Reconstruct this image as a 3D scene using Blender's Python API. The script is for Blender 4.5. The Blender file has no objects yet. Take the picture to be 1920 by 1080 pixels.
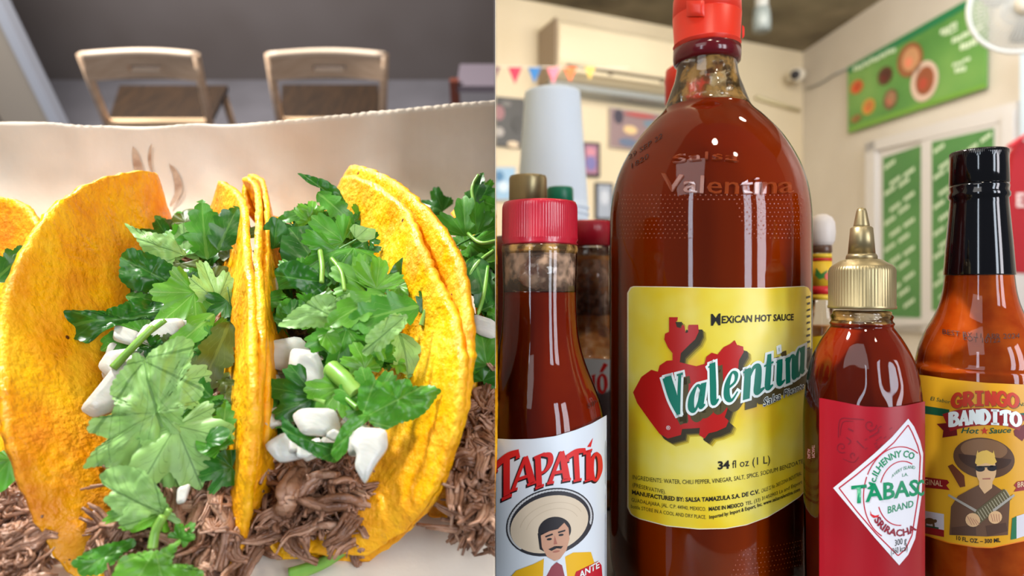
import bpy, bmesh, math, random
from mathutils import Vector, Matrix, noise, geometry
random.seed(7)
R = math.radians
C = bpy.context.scene.collection
scene = bpy.context.scene

# ------------------------------------------------------------------ camera, world, lights, exposure
F = 1200.0                       # focal length for a 1920 px wide frame
CZ = 1.15                        # camera height over the right-hand room's floor
CAM = Vector((0, 0, CZ))
cd = bpy.data.cameras.new('camera'); cam = bpy.data.objects.new('camera', cd); C.objects.link(cam)
cam.location = CAM; cam.rotation_euler = (R(90), 0, 0)
cd.sensor_width = 36; cd.lens = 36 * F / 1920; cd.clip_start = 0.01; cd.clip_end = 60
cd.dof.use_dof = True; cd.dof.focus_distance = 0.27; cd.dof.aperture_fstop = cd.lens / 2.8
scene.camera = cam
scene.view_settings.view_transform = 'Standard'; scene.view_settings.look = 'None'
scene.view_settings.gamma = 1; scene.view_settings.use_curve_mapping = False
scene.view_settings.exposure = 0.0
w = bpy.data.worlds.new('world'); scene.world = w; w.use_nodes = True
w.node_tree.nodes['Background'].inputs[0].default_value = (0.80, 0.86, 1.0, 1)
w.node_tree.nodes['Background'].inputs[1].default_value = 0.16

def light(kind, loc, target, power, col=(1, 1, 1), sx=1.0, sy=1.0, name='lamp'):
    l = bpy.data.lights.new(name, kind); l.energy = power; l.color = col
    if kind == 'AREA':
        l.shape = 'RECTANGLE'; l.size = sx; l.size_y = sy
    else:
        l.shadow_soft_size = sx
    o = bpy.data.objects.new(name, l); C.objects.link(o); o.location = CAM + Vector(loc)
    d = (CAM + Vector(target)) - o.location
    o.rotation_euler = d.to_track_quat('-Z', 'Y').to_euler()
    return o
# the right-hand room: shop windows behind the camera, ceiling spots, an added wall fill under the ceiling
light('AREA', (-1.0, -1.3, 0.25), (0.0, 0.3, 0.0), 7.0, (0.78, 0.88, 1.0), 0.16, 1.3, 'window_light')
light('AREA', (0.95, -1.35, 0.25), (0.1, 0.3, 0.0), 13.0, (0.80, 0.89, 1.0), 0.26, 1.3, 'window_light')
light('AREA', (1.45, -1.15, 0.25), (0.1, 0.3, 0.0), 17.0, (0.97, 0.94, 1.0), 0.36, 1.3, 'window_light')
for x, y, p in ((0.15, 0.9, 2.2), (0.45, 1.6, 1.6), (0.8, 0.5, 1.5), (0.1, -0.3, 2.6), (0.6, -0.7, 2.0)):
    light('POINT', (x, y, 1.35), (x, y, 0), p * 4.5, (1.0, 0.88, 0.70), 0.06, name='ceiling_spot')
light('AREA', (1.1, 2.2, 1.45), (0.9, 3.6, 0.2), 40, (1.0, 0.91, 0.76), 1.4, 0.9, 'ceiling_fill')
light('AREA', (1.7, 0.9, 1.2), (2.0, 3.4, 0.2), 26, (0.90, 0.94, 1.0), 0.8, 0.8, 'door_light')
# the left-hand room: a strong lamp high over the tacos, an added soft fill behind the camera, another lamp beyond the chairs
light('AREA', (-0.56, 0.20, 0.95), (-0.12, 0.30, -0.08), 21, (1.0, 0.98, 0.95), 0.10, 0.10, 'pendant_light')
light('AREA', (-0.7, -0.7, 0.9), (-0.2, 0.3, -0.1), 5.5, (1.0, 0.97, 0.94), 0.8, 0.8, 'soft_fill')
light('AREA', (-1.9, 1.3, 2.4), (-0.9, 2.6, 0.9), 150, (1.0, 0.95, 0.90), 0.5, 0.5, 'pendant_light')

# ------------------------------------------------------------------ projection helpers
def ray(px, py): return Vector(((px - 960) / F, 1.0, (540 - py) / F))
def P(px, py, d): return CAM + ray(px, py) * d
TH = R(40)                       # the left-hand room is pitched 40 degrees against the right-hand one
UX = Vector((1, 0, 0)); UY = Vector((0, math.cos(TH), math.sin(TH))); UZ = Vector((0, -math.sin(TH), math.cos(TH)))
H = 0.22                         # camera height over the left table
def LW(x, y, z): return CAM + UX * x + UY * y + UZ * z
def G(px, py, h=0.0, base=-H):
    r = ray(px, py); return CAM + r * ((base + h) / r.dot(UZ))
SEAM_N = Vector((1, 31 / F, 0)).normalized()      # normal of the partition between the rooms
def crom(pts, n):
    """n+1 samples of a Catmull-Rom through pts"""
    out = []; m = len(pts) - 1; D = len(pts[0])
    for i in range(n + 1):
        t = i / n * m; k = min(int(t), m - 1); t -= k
        p0 = pts[max(k - 1, 0)]; p1 = pts[k]; p2 = pts[k + 1]; p3 = pts[min(k + 2, m)]
        out.append(tuple(0.5 * (2 * p1[j] + (p2[j] - p0[j]) * t + (2 * p0[j] - 5 * p1[j] + 4 * p2[j] - p3[j]) * t * t
                   + (3 * p1[j] - p0[j] - 3 * p2[j] + p3[j]) * t ** 3) for j in range(D)))
    return out

# ------------------------------------------------------------------ object helpers
WL = {}
def tag(o, label=None, cat=None, group=None, kind=None):
    if label: o['label'] = label
    if cat: o['category'] = cat
    if group: o['group'] = group
    if kind: o['kind'] = kind
    return o
def thing(name, base, label, cat, group=None, kind=None):
    o = bpy.data.objects.new(name, None); C.objects.link(o); o.location = base; o.empty_display_size = 0.01
    WL[o.name] = Vector(base); return tag(o, label, cat, group, kind)
def cutbm(bm, side):
    """trim flush against the partition; side -1 keeps the left room, +1 the right room"""
    bmesh.ops.bisect_plane(bm, geom=bm.verts[:] + bm.edges[:] + bm.faces[:], dist=1e-6,
                           plane_co=CAM + SEAM_N * (0.00015 * side), plane_no=SEAM_N * -side, clear_outer=True)
def mk(name, verts, faces, mat, parent=None, smooth=True, origin=None, cut=0, uvs=None, solid=0, offset=-1, sub=0, merge=False, mats=None, fm=None):
    verts = [Vector(v) for v in verts]
    if parent: org = WL[parent.name]
    elif origin is not None: org = Vector(origin)
    else:
        zs = [v.z for v in verts]
        org = Vector((sum(v.x for v in verts) / len(verts), sum(v.y for v in verts) / len(verts), min(zs)))
    me = bpy.data.meshes.new(name)
    me.from_pydata([v for v in verts], [], faces)
    if uvs:
        ul = me.uv_layers.new(name='UVMap')
        for l in me.loops: ul.data[l.index].uv = uvs[l.vertex_index]
    for m in (mats or [mat]): me.materials.append(m)
    if fm:
        for i, p in enumerate(me.polygons): p.material_index = fm[i]
    bm = bmesh.new(); bm.from_mesh(me)
    if merge: bmesh.ops.remove_doubles(bm, verts=bm.verts, dist=1e-6)
    if cut: cutbm(bm, cut)
    bmesh.ops.translate(bm, verts=bm.verts, vec=-org)
    bm.to_mesh(me); bm.free()
    for p in me.polygons: p.use_smooth = smooth
    o = bpy.data.objects.new(name, me); C.objects.link(o)
    if parent: o.parent = parent; WL[o.name] = org
    else: o.location = org; WL[o.name] = org
    if solid:
        md = o.modifiers.new('thickness', 'SOLIDIFY'); md.thickness = solid; md.offset = offset
    if sub:
        md = o.modifiers.new('round', 'SUBSURF'); md.levels = sub; md.render_levels = sub
    return o
class MB:
    def __init__(s): s.v = []; s.f = []; s.u = []
    def add(s, vs, fs, us=None):
        b = len(s.v); s.v += [Vector(v) for v in vs]; s.f += [tuple(b + i for i in f) for f in fs]
        s.u += (us or [(0, 0)] * len(vs))
    def box(s, o, ex, ey, ez, x, y, z, bev=0):
        """box spanned by unit axes; x,y,z are (lo,hi)"""
        vs = [o + ex * a + ey * b + ez * c for c in z for b in y for a in x]
        s.add(vs, [(0, 2, 3, 1), (4, 5, 7, 6), (0, 1, 5, 4), (2, 6, 7, 3), (0, 4, 6, 2), (1, 3, 7, 5)])
    def tube(s, pts, rad, n=8, cap=True, groove=0, gn=5, ph=0):
        pts = [Vector(p) for p in pts]; m = len(pts); rings = []
        up = Vector((0.31, 0.27, 0.91))
        for i, p in enumerate(pts):
            t = (pts[min(i + 1, m - 1)] - pts[max(i - 1, 0)])
            t = t.normalized() if t.length > 1e-9 else Vector((0, 0, 1))
            a = t.cross(up)
            a = a.normalized() if a.length > 1e-3 else t.orthogonal().normalized()
            b = t.cross(a).normalized(); r = rad[i] if isinstance(rad, (list, tuple)) else rad
            rings.append([p + (a * math.cos(2 * math.pi * k / n) + b * math.sin(2 * math.pi * k / n)) * r *
                          (1 + groove * math.sin(gn * 2 * math.pi * k / n + ph)) for k in range(n)])
        vs = [v for rg in rings for v in rg]
        us = [(k / n, i / max(m - 1, 1)) for i in range(m) for k in range(n)]
        fs = [(i * n + k, i * n + (k + 1) % n, (i + 1) * n + (k + 1) % n, (i + 1) * n + k) for i in range(m - 1) for k in range(n)]
        if cap: fs += [tuple(range(n))[::-1], tuple((m - 1) * n + k for k in range(n))]
        s.add(vs, fs, us)
    def grid(s, fn, nu, nv):
        vs = []; us = []
        for j in range(nv + 1):
            for i in range(nu + 1):
                vs.append(fn(i / nu, j / nv)); us.append((i / nu, j / nv))
        s.add(vs, [(j * (nu + 1) + i, j * (nu + 1) + i + 1, (j + 1) * (nu + 1) + i + 1, (j + 1) * (nu + 1) + i)
                   for j in range(nv) for i in range(nu)], us)
    def lathe(s, c, prof, n=64, rib=None):
        """prof = [(z, r)...] from bottom up, around the vertical through c; rib(z, angle)->radius factor"""
        vs = []; us = []
        for j, (z, r) in enumerate(prof):
            for k in range(n):
                a = 2 * math.pi * k / n; q = r * (rib(z, a) if rib else 1)
                vs.append(Vector((c[0] + q * math.cos(a), c[1] + q * math.sin(a), z))); us.append((k / n, j / len(prof)))
        m = len(prof)
        fs = [(j * n + k, j * n + (k + 1) % n, (j + 1) * n + (k + 1) % n, (j + 1) * n + k) for j in range(m - 1) for k in range(n)]
        if prof[0][1] > 1e-5: fs.append(tuple(range(n))[::-1])
        if prof[-1][1] > 1e-5: fs.append(tuple((m - 1) * n + k for k in range(n)))
        s.add(vs, fs, us)
    def build(s, name, mat, parent=None, **k):
        return mk(name, s.v, s.f, mat, parent, uvs=s.u, **k)
def axbox(mb, a, b):
    mb.box(Vector((0, 0, 0)), Vector((1, 0, 0)), Vector((0, 1, 0)), Vector((0, 0, 1)), (a[0], b[0]), (a[1], b[1]), (a[2], b[2]))

# ------------------------------------------------------------------ materials
def srgb(r, g, b):
    f = lambda c: (c / 255 / 12.92) if c / 255 <= 0.04045 else ((c / 255 + 0.055) / 1.055) ** 2.4
    return (f(r), f(g), f(b), 1)
def mat(name, col, rough=0.5, **k):
    m = bpy.data.materials.new(name); m.use_nodes = True
    b = m.node_tree.nodes['Principled BSDF']; b.inputs['Base Color'].default_value = col; b.inputs['Roughness'].default_value = rough
    for key, v in k.items():
        key = {'metal': 'Metallic', 'coat': 'Coat Weight', 'coatr': 'Coat Roughness', 'sss': 'Subsurface Weight', 'spec': 'Specular IOR Level',
               'trans': 'Transmission Weight', 'alpha': 'Alpha', 'emit': 'Emission Strength', 'emitc': 'Emission Color', 'sheen': 'Sheen Weight'}[key]
        b.inputs[key].default_value = v
    if k.get('sss'): b.inputs['Subsurface Radius'].default_value = (0.006, 0.003, 0.0015)
    return m
def noisy(m, cols, scale=20, detail=4, bump=0, bscale=None, pos=None, dist=0.0005, vec='Object', stretch=None, rough2=0.5):
    """colour ramp over noise, plus fine relief"""
    nt = m.node_tree; N = nt.nodes; L = nt.links; b = N['Principled BSDF']
    tc = N.new('ShaderNodeTexCoord'); src = tc.outputs[vec]
    if stretch:
        mp = N.new('ShaderNodeMapping'); mp.inputs['Scale'].default_value = stretch; L.new(src, mp.inputs[0]); src = mp.outputs[0]
    if cols:
        n = N.new('ShaderNodeTexNoise'); n.inputs['Scale'].default_value = scale; n.inputs['Detail'].default_value = detail
        n.inputs['Roughness'].default_value = rough2
        L.new(src, n.inputs['Vector']); r = N.new('ShaderNodeValToRGB'); L.new(n.outputs['Fac'], r.inputs[0])
        pos = pos or [0.3 + 0.4 * i / (len(cols) - 1) for i in range(len(cols))]
        while len(r.color_ramp.elements) < len(cols): r.color_ramp.elements.new(0.5)
        for e, c, p in zip(r.color_ramp.elements, cols, pos): e.position = p; e.color = c
        L.new(r.outputs[0], b.inputs['Base Color'])
    if bump:
        n2 = N.new('ShaderNodeTexNoise'); n2.inputs['Scale'].default_value = bscale or scale; n2.inputs['Detail'].default_value = 5
        L.new(src, n2.inputs['Vector']); bp = N.new('ShaderNodeBump'); bp.inputs['Strength'].default_value = bump
        bp.inputs['Distance'].default_value = dist; L.new(n2.outputs['Fac'], bp.inputs['Height']); L.new(bp.outputs[0], b.inputs['Normal'])
    return m
S = srgb
M = {}
# tortilla: mottled corn yellow, oily, pitted, toasted specks
def tortilla_mat():
    m = noisy(mat('corn_tortilla', S(236, 160, 20), 0.42, spec=0.45, sss=0.03), [S(220, 128, 0), S(240, 162, 4), S(250, 186, 10), S(252, 204, 44)],
              34, 7, 1.0, 300, pos=[0.30, 0.45, 0.58, 0.74], dist=0.0016, rough2=0.65)
    nt = m.node_tree; N = nt.nodes; L = nt.links; b = N['Principled BSDF']
    src = b.inputs['Base Color'].links[0].from_socket; tc = N.new('ShaderNodeTexCoord')
    v = N.new('ShaderNodeTexVoronoi'); v.inputs['Scale'].default_value = 95; L.new(tc.outputs['Object'], v.inputs['Vector'])
    lt = N.new('ShaderNodeMath'); lt.operation = 'LESS_THAN'; lt.inputs[1].default_value = 0.085; L.new(v.outputs['Distance'], lt.inputs[0])
    n = N.new('ShaderNodeTexNoise'); n.inputs['Scale'].default_value = 60; L.new(tc.outputs['Object'], n.inputs['Vector'])
    g = N.new('ShaderNodeMath'); g.operation = 'GREATER_THAN'; g.inputs[1].default_value = 0.6; L.new(n.outputs['Fac'], g.inputs[0])
    mu = N.new('ShaderNodeMath'); mu.operation = 'MULTIPLY'; L.new(lt.outputs[0], mu.inputs[0]); L.new(g.outputs[0], mu.inputs[1])
    mx = N.new('ShaderNodeMix'); mx.data_type = 'RGBA'; L.new(mu.outputs[0], mx.inputs[0]); L.new(src, mx.inputs[6]); mx.inputs[7].default_value = S(96, 42, 10)
    L.new(mx.outputs[2], b.inputs['Base Color'])
    n3 = N.new('ShaderNodeTexNoise'); n3.inputs['Scale'].default_value = 90; L.new(tc.outputs['Object'], n3.inputs['Vector'])
    mr = N.new('ShaderNodeMapRange'); mr.inputs[1].default_value = 0.4; mr.inputs[2].default_value = 0.62; mr.inputs[3].default_value = 0.6; mr.inputs[4].default_value = 0.25
    L.new(n3.outputs['Fac'], mr.inputs[0]); L.new(mr.outputs[0], b.inputs['Roughness'])
    return m
M['tortilla'] = tortilla_mat()
M['beef'] = noisy(mat('shredded_beef', S(120, 85, 64), 0.33, spec=0.5, sss=0.1), [S(96, 62, 42), S(140, 98, 72), S(172, 132, 106)], 90, 5, 0.9, 500, dist=0.0008)
M['beef2'] = noisy(mat('shredded_beef_light', S(150, 110, 84), 0.33, spec=0.5, sss=0.1), [S(130, 92, 68), S(168, 126, 100), S(192, 156, 130)], 90, 5, 0.9, 500, dist=0.0008)
M['onion'] = noisy(mat('white_onion', S(220, 218, 210), 0.22, sss=0.35, spec=0.5), [S(188, 188, 178), S(214, 214, 206)], 60, 3, 0.4, 200, stretch=(1, 6, 1))
def leaf_mat(name, c, vein, rough=0.38, vs=0.5):
    m = bpy.data.materials.new(name); m.use_nodes = True; nt = m.node_tree; N = nt.nodes; L = nt.links; b = N['Principled BSDF']
    uv = N.new('ShaderNodeUVMap'); sp = N.new('ShaderNodeSeparateXYZ'); L.new(uv.outputs[0], sp.inputs[0])
    def mth(op, a, bb=None, cc=None):
        n = N.new('ShaderNodeMath'); n.operation = op
        for i, x in enumerate((a, bb, cc)):
            if x is None: continue
            if isinstance(x, (int, float)): n.inputs[i].default_value = x
            else: L.new(x, n.inputs[i])
        return n.outputs[0]
    # u: angle across the leaf (0..1), v: distance from the leaf base; one main vein a lobe, forking side veins
    a1 = mth('ABSOLUTE', mth('SUBTRACT', mth('FRACT', mth('ADD', mth('MULTIPLY', sp.outputs[0], 5.0), 0.0)), 0.5))
    main = mth('LESS_THAN', mth('MULTIPLY', a1, mth('ADD', sp.outputs[1], 0.12)), 0.018)
    side = mth('ABSOLUTE', mth('SUBTRACT', mth('FRACT', mth('SUBTRACT', mth('MULTIPLY', sp.outputs[1], 5.0), mth('MULTIPLY', a1, 6.5))), 0.5))
    sidem = mth('MULTIPLY', mth('LESS_THAN', side, 0.05), mth('LESS_THAN', a1, 0.34))
    fac = mth('MAXIMUM', main, mth('MULTIPLY', sidem, 0.55))
    tc = N.new('ShaderNodeTexCoord'); n = N.new('ShaderNodeTexNoise'); n.inputs['Scale'].default_value = 160; L.new(tc.outputs['Object'], n.inputs['Vector'])
    hs = N.new('ShaderNodeMix'); hs.data_type = 'RGBA'; L.new(n.outputs['Fac'], hs.inputs[0])
    hs.inputs[6].default_value = tuple(x * 0.65 for x in c[:3]) + (1,); hs.inputs[7].default_value = tuple(min(1, x * 1.45) for x in c[:3]) + (1,)
    mx = N.new('ShaderNodeMix'); mx.data_type = 'RGBA'; L.new(mth('MULTIPLY', fac, vs), mx.inputs[0]); L.new(hs.outputs[2], mx.inputs[6]); mx.inputs[7].default_value = vein
    L.new(mx.outputs[2], b.inputs['Base Color']); b.inputs['Roughness'].default_value = rough; b.inputs['Specular IOR Level'].default_value = 0.5
    bp = N.new('ShaderNodeBump'); bp.inputs['Strength'].default_value = 0.9; bp.inputs['Distance'].default_value = 0.0008
    L.new(mth('SUBTRACT', mth('MULTIPLY', n.outputs['Fac'], 0.5), fac), bp.inputs['Height']); L.new(bp.outputs[0], b.inputs['Normal'])
    tr = N.new('ShaderNodeBsdfTranslucent'); L.new(mx.outputs[2], tr.inputs[0]); ms = N.new('ShaderNodeMixShader'); ms.inputs[0].default_value = 0.25
    L.new(b.outputs[0], ms.inputs[1]); L.new(tr.outputs[0], ms.inputs[2]); L.new(ms.outputs[0], N['Material Output'].inputs[0])
    return m
M['leaf_dark'] = leaf_mat('cilantro_dark', S(42, 104, 26), S(98, 156, 66), 0.3)
M['leaf_mid'] = leaf_mat('cilantro_mid', S(72, 142, 34), S(134, 186, 86), 0.35)
M['leaf_bright'] = leaf_mat('cilantro_bright', S(92, 156, 36), S(150, 196, 96), 0.38)
M['leaf_pale'] = leaf_mat('cilantro_pale_underside', S(142, 188, 104), S(78, 124, 52), 0.45, 0.7)
M['leaf_olive'] = leaf_mat('cilantro_olive', S(76, 96, 28), S(120, 140, 60), 0.4)
M['stem'] = noisy(mat('cilantro_stem', S(120, 172, 60), 0.35, sss=0.1), [S(92, 150, 44), S(150, 190, 88)], 60, 3, 0.2, 300)
def paper_mat():
    m = noisy(mat('butcher_paper', S(214, 190, 160), 0.75, sss=0.0), [S(200, 182, 158), S(216, 202, 182), S(232, 222, 208)], 9, 6, 0.35, 260, dist=0.0004)
    return m
M['paper'] = paper_mat()
M['sauce_stain'] = noisy(mat('sauce_stain', S(170, 136, 106), 0.5), [S(150, 112, 84), S(206, 182, 154)], 120, 4)
M['wood'] = noisy(mat('pale_beech', S(222, 190, 158), 0.42), [S(204, 170, 138), S(224, 194, 164)], 14, 4, 0, stretch=(1, 8, 1))
M['wood_dark'] = noisy(mat('brown_seat', S(92, 66, 40), 0.4), [S(36, 24, 12), S(56, 38, 20)], 9, 4, 0, stretch=(6, 1, 1))
M['grey_floor'] = noisy(mat('grey_floor', S(120, 120, 124), 0.6), [S(92, 90, 95), S(106, 104, 110)], 3, 3)
M['dark_wall'] = noisy(mat('dark_wall', S(92, 84, 82), 0.8), [S(84, 76, 74), S(98, 92, 92)], 1.5, 2)
M['grey_pillar'] = mat('grey_pillar', S(182, 172, 158), 0.6)
M['pale_strip'] = mat('pale_strip', S(196, 202, 214), 0.4)
M['table_top'] = mat('grey_table', S(120, 118, 116), 0.5)
M['red_wood'] = mat('red_brown_wood', S(120, 62, 46), 0.5)
M['cream_wall'] = noisy(mat('cream_wall', S(224, 210, 184), 0.85), [S(218, 204, 176), S(230, 217, 192)], 1.4, 3, 0.15, 90)
M['white_wall'] = noisy(mat('white_wall', S(206, 198, 190), 0.85), [S(198, 190, 180), S(212, 206, 198)], 1.4, 3, 0.15, 90)
M['concrete'] = noisy(mat('concrete_ceiling', S(112, 102, 84), 0.9), [S(78, 70, 54), S(112, 102, 82), S(140, 130, 108)], 2.2, 6, 0.4, 30, dist=0.01)
M['room_floor'] = noisy(mat('tiled_floor', S(150, 140, 126), 0.5), [S(140, 130, 118), S(160, 150, 136)], 3, 3)
M['white_plastic'] = mat('white_plastic', S(232, 226, 214), 0.3)
M['grey_plastic'] = mat('grey_plastic', S(148, 150, 150), 0.4)
M['ac_white'] = mat('ac_plastic', S(226, 214, 188), 0.28)
M['dark_slot'] = mat('dark_slot', S(96, 84, 66), 0.6)
M['black_frame'] = mat('black_frame', S(42, 40, 46), 0.4)
def flat(name, r, g, b, rough=0.45, **k):
    if name not in M: M[name] = mat(name, S(r, g, b), rough, **k)
    return M[name]
def glass_mat(name, tint, refl=1.0, opac=0.0, body=(1, 1, 1, 1), bump=0, bscale=200):
    """thin bottle glass: clear towards the eye, mirror-like towards the rim"""
    m = bpy.data.materials.new(name); m.use_nodes = True; nt = m.node_tree; N = nt.nodes; L = nt.links; N.remove(N['Principled BSDF'])
    tr = N.new('ShaderNodeBsdfTransparent'); tr.inputs[0].default_value = tint
    base = tr.outputs[0]
    if opac:
        d = N.new('ShaderNodeBsdfDiffuse'); d.inputs[0].default_value = body; mm = N.new('ShaderNodeMixShader'); mm.inputs[0].default_value = opac
        L.new(base, mm.inputs[1]); L.new(d.outputs[0], mm.inputs[2]); base = mm.outputs[0]
        tc = N.new('ShaderNodeTexCoord'); nn = N.new('ShaderNodeTexNoise'); nn.inputs['Scale'].default_value = 150; nn.inputs['Detail'].default_value = 2; L.new(tc.outputs['Object'], nn.inputs['Vector'])
        mr = N.new('ShaderNodeMapRange'); mr.inputs[1].default_value = 0.42; mr.inputs[2].default_value = 0.62; mr.inputs[3].default_value = opac * 0.25; mr.inputs[4].default_value = min(1, opac * 2)
        L.new(nn.outputs['Fac'], mr.inputs[0]); L.new(mr.outputs[0], mm.inputs[0])
    gl = N.new('ShaderNodeBsdfGlossy'); gl.inputs['Roughness'].default_value = 0.04
    fr = N.new('ShaderNodeFresnel'); fr.inputs[0].default_value = 1.5
    mu = N.new('ShaderNodeMath'); mu.operation = 'MULTIPLY'; mu.inputs[1].default_value = refl; L.new(fr.outputs[0], mu.inputs[0])
    ms = N.new('ShaderNodeMixShader'); L.new(mu.outputs[0], ms.inputs[0]); L.new(base, ms.inputs[1]); L.new(gl.outputs[0], ms.inputs[2])
    L.new(ms.outputs[0], N['Material Output'].inputs[0])
    if bump:
        tc = N.new('ShaderNodeTexCoord'); n2 = N.new('ShaderNodeTexNoise'); n2.inputs['Scale'].default_value = bscale
        L.new(tc.outputs['Object'], n2.inputs['Vector']); bp = N.new('ShaderNodeBump'); bp.inputs['Strength'].default_value = bump; bp.inputs['Distance'].default_value = 0.0005
        L.new(n2.outputs['Fac'], bp.inputs['Height']); L.new(bp.outputs[0], gl.inputs['Normal']); L.new(bp.outputs[0], fr.inputs['Normal'])
    return m
M['glass'] = glass_mat('bottle_glass', (0.97, 0.97, 0.95, 1))
M['glass_smeared'] = glass_mat('smeared_glass', (0.97, 0.95, 0.90, 1), 1.3, 0.45, S(206, 160, 90), 0.8, 160)
M['glass_cloudy'] = glass_mat('cloudy_glass', (0.98, 0.96, 0.93, 1), 1.2, 0.75, S(226, 188, 158), 0.8, 260)
def sauce(name, c0, c1, sss=0.08): return noisy(mat(name, c0, 0.6, sss=sss, spec=0.0), [c0, c1], 30, 3)
M['sauce_orange'] = sauce('orange_sauce', S(186, 66, 6), S(200, 80, 12))
M['sauce_red'] = sauce('red_sauce', S(122, 28, 5), S(142, 42, 12))
M['sauce_dark'] = sauce('dark_red_sauce', S(132, 28, 10), S(158, 44, 16))
M['sauce_amber'] = sauce('amber_sauce', S(196, 128, 60), S(220, 160, 90))
M['cap_red'] = mat('red_orange_cap', S(236, 52, 28), 0.35, sss=0.1)
M['cap_crimson'] = mat('crimson_cap', S(190, 24, 48), 0.3, coat=0.4)
M['cap_gold'] = noisy(mat('gold_cap', S(146, 128, 92), 0.36, metal=0.75), [S(150, 134, 98), S(176, 160, 118)], 40, 2)
M['cap_black'] = mat('black_cap', S(6, 6, 9), 0.08, spec=0.6)
M['cap_green'] = mat('green_cap', S(0, 118, 84), 0.4)

# ------------------------------------------------------------------ the setting
Z0 = 0.0
def seam(y, z, side=0): return Vector((-31 / F * y + 0.00010 * side, y, z))
mb = MB()
pv = [seam(y, z, s) for y in (0.262, 7.5) for z in (-1.6, 5.5) for s in (-1, 1)]
o = mk('wall_partition', pv, [(0, 2, 6, 4), (1, 5, 7, 3), (0, 1, 3, 2), (4, 6, 7, 5), (0, 4, 5, 1), (2, 3, 7, 6)], None, mats=[M['dark_wall'], M['cream_wall']], fm=[0, 1, 1, 1, 1, 1], smooth=False)
tag(o, kind='structure')
# right-hand room: corner of two walls under a concrete ceiling
CEIL = CZ + 442 / F * 4.6
CORN = Vector((545 / F * 4.6, 4.6, 0))
W1D = (Vector((-0.12, 3.68, 0)) - CORN).normalized()          # along the back wall, away from the corner
W2D = (Vector((2.27, 2.75, 0)) - CORN).normalized()           # along the door wall, towards the camera
N1 = Vector((W1D.y, -W1D.x, 0)); N1 = N1 if N1.y < 0 else -N1    # wall normals into the room
N2 = Vector((W2D.y, -W2D.x, 0)); N2 = N2 if N2.x < 0 else -N2
def onwall(px, py, wall, off=0.0):
    n = N1 if wall == 1 else N2; r = ray(px, py)
    q = CORN + n * off
    return CAM + r * ((q - CAM).dot(n) / r.dot(n))
def wallquad(name, a, b, z0, z1, n, m, th=0.08):
    vs = [Vector((p.x, p.y, z)) - n * t for t in (0, th) for z in (z0, z1) for p in (a, b)]
    return tag(mk(name, vs, [(0, 1, 3, 2), (4, 6, 7, 5), (0, 4, 5, 1), (2, 3, 7, 6), (0, 2, 6, 4), (1, 5, 7, 3)], m, smooth=False, cut=1), kind='structure')
wallquad('wall_back', CORN, CORN + W1D * 2.6, 0, CEIL, N1, M['cream_wall'])
wallquad('wall_right', CORN, CORN + W2D * 4.6, 0, CEIL, N2, M['white_wall'])
def slab(name, pts, z0, z1, m, cut=0):
    n = len(pts); vs = [Vector((x, y, z)) for z in (z0, z1) for x, y in pts]
    return mk(name, vs, [tuple(range(n))[::-1], tuple(range(n, 2 * n))] + [(i, (i + 1) % n, n + (i + 1) % n, n + i) for i in range(n)], m, smooth=False, cut=cut)
e2 = CORN + W2D * 4.6; e1 = CORN + W1D * 2.6
room = [(CORN.x, CORN.y), (e1.x, e1.y), (-0.02, 0.27), (-0.02, 0.1), (e2.x, 0.1)]
tag(slab('ceiling', room, CEIL, CEIL + 0.1, M['concrete'], 1), kind='structure')
tag(slab('floor', [(CORN.x, CORN.y), (e1.x, e1.y), (-0.02, 0.27), (-0.02, -0.6), (e2.x, -0.6)], -0.05, 0.0, M['room_floor'], 1), kind='structure')
# left-hand room: grey floor, dark wall, pale pillar
FL = -1.55
def lbox(name, x, y, z, m, parent=None, kind=None, cut=0):
    mb = MB(); mb.box(CAM, UX, UY, UZ, x, y, z); o = mb.build(name, m, parent, smooth=False, cut=cut)
    if kind: tag(o, kind=kind)
    return o
lbox('floor', (-4.2, 0.3), (0.9, 3.9), (FL - 0.05, FL), M['grey_floor'], kind='structure', cut=-1)
lbox('wall_far', (-4.2, 0.3), (3.84, 3.94), (FL, 3.0), M['dark_wall'], kind='structure', cut=-1)
pa = G(-30, 235, 0, FL + 0.15); pb = G(118, 235, 0, FL + 0.15)
xl = (pa - CAM).dot(UX); xr = (pb - CAM).dot(UX); yy = (pb - CAM).dot(UY)
lbox('wall_pillar', (xl - 0.9, xr - 0.045), (yy, yy + 0.04), (FL, 2.2), M['grey_pillar'], kind='structure')
lbox('trim_pillar', (xr - 0.05, xr + 0.0), (yy - 0.015, yy + 0.045), (FL, 2.2), M['pale_strip'], kind='structure')
lbox('trim_grey_block', (xl - 0.9, xl + 0.10), (yy - 0.03, yy), (FL, 0.2), flat('grey_pad', 104, 98, 92), kind='structure')  # darker grey block before the pillar's left part

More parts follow.
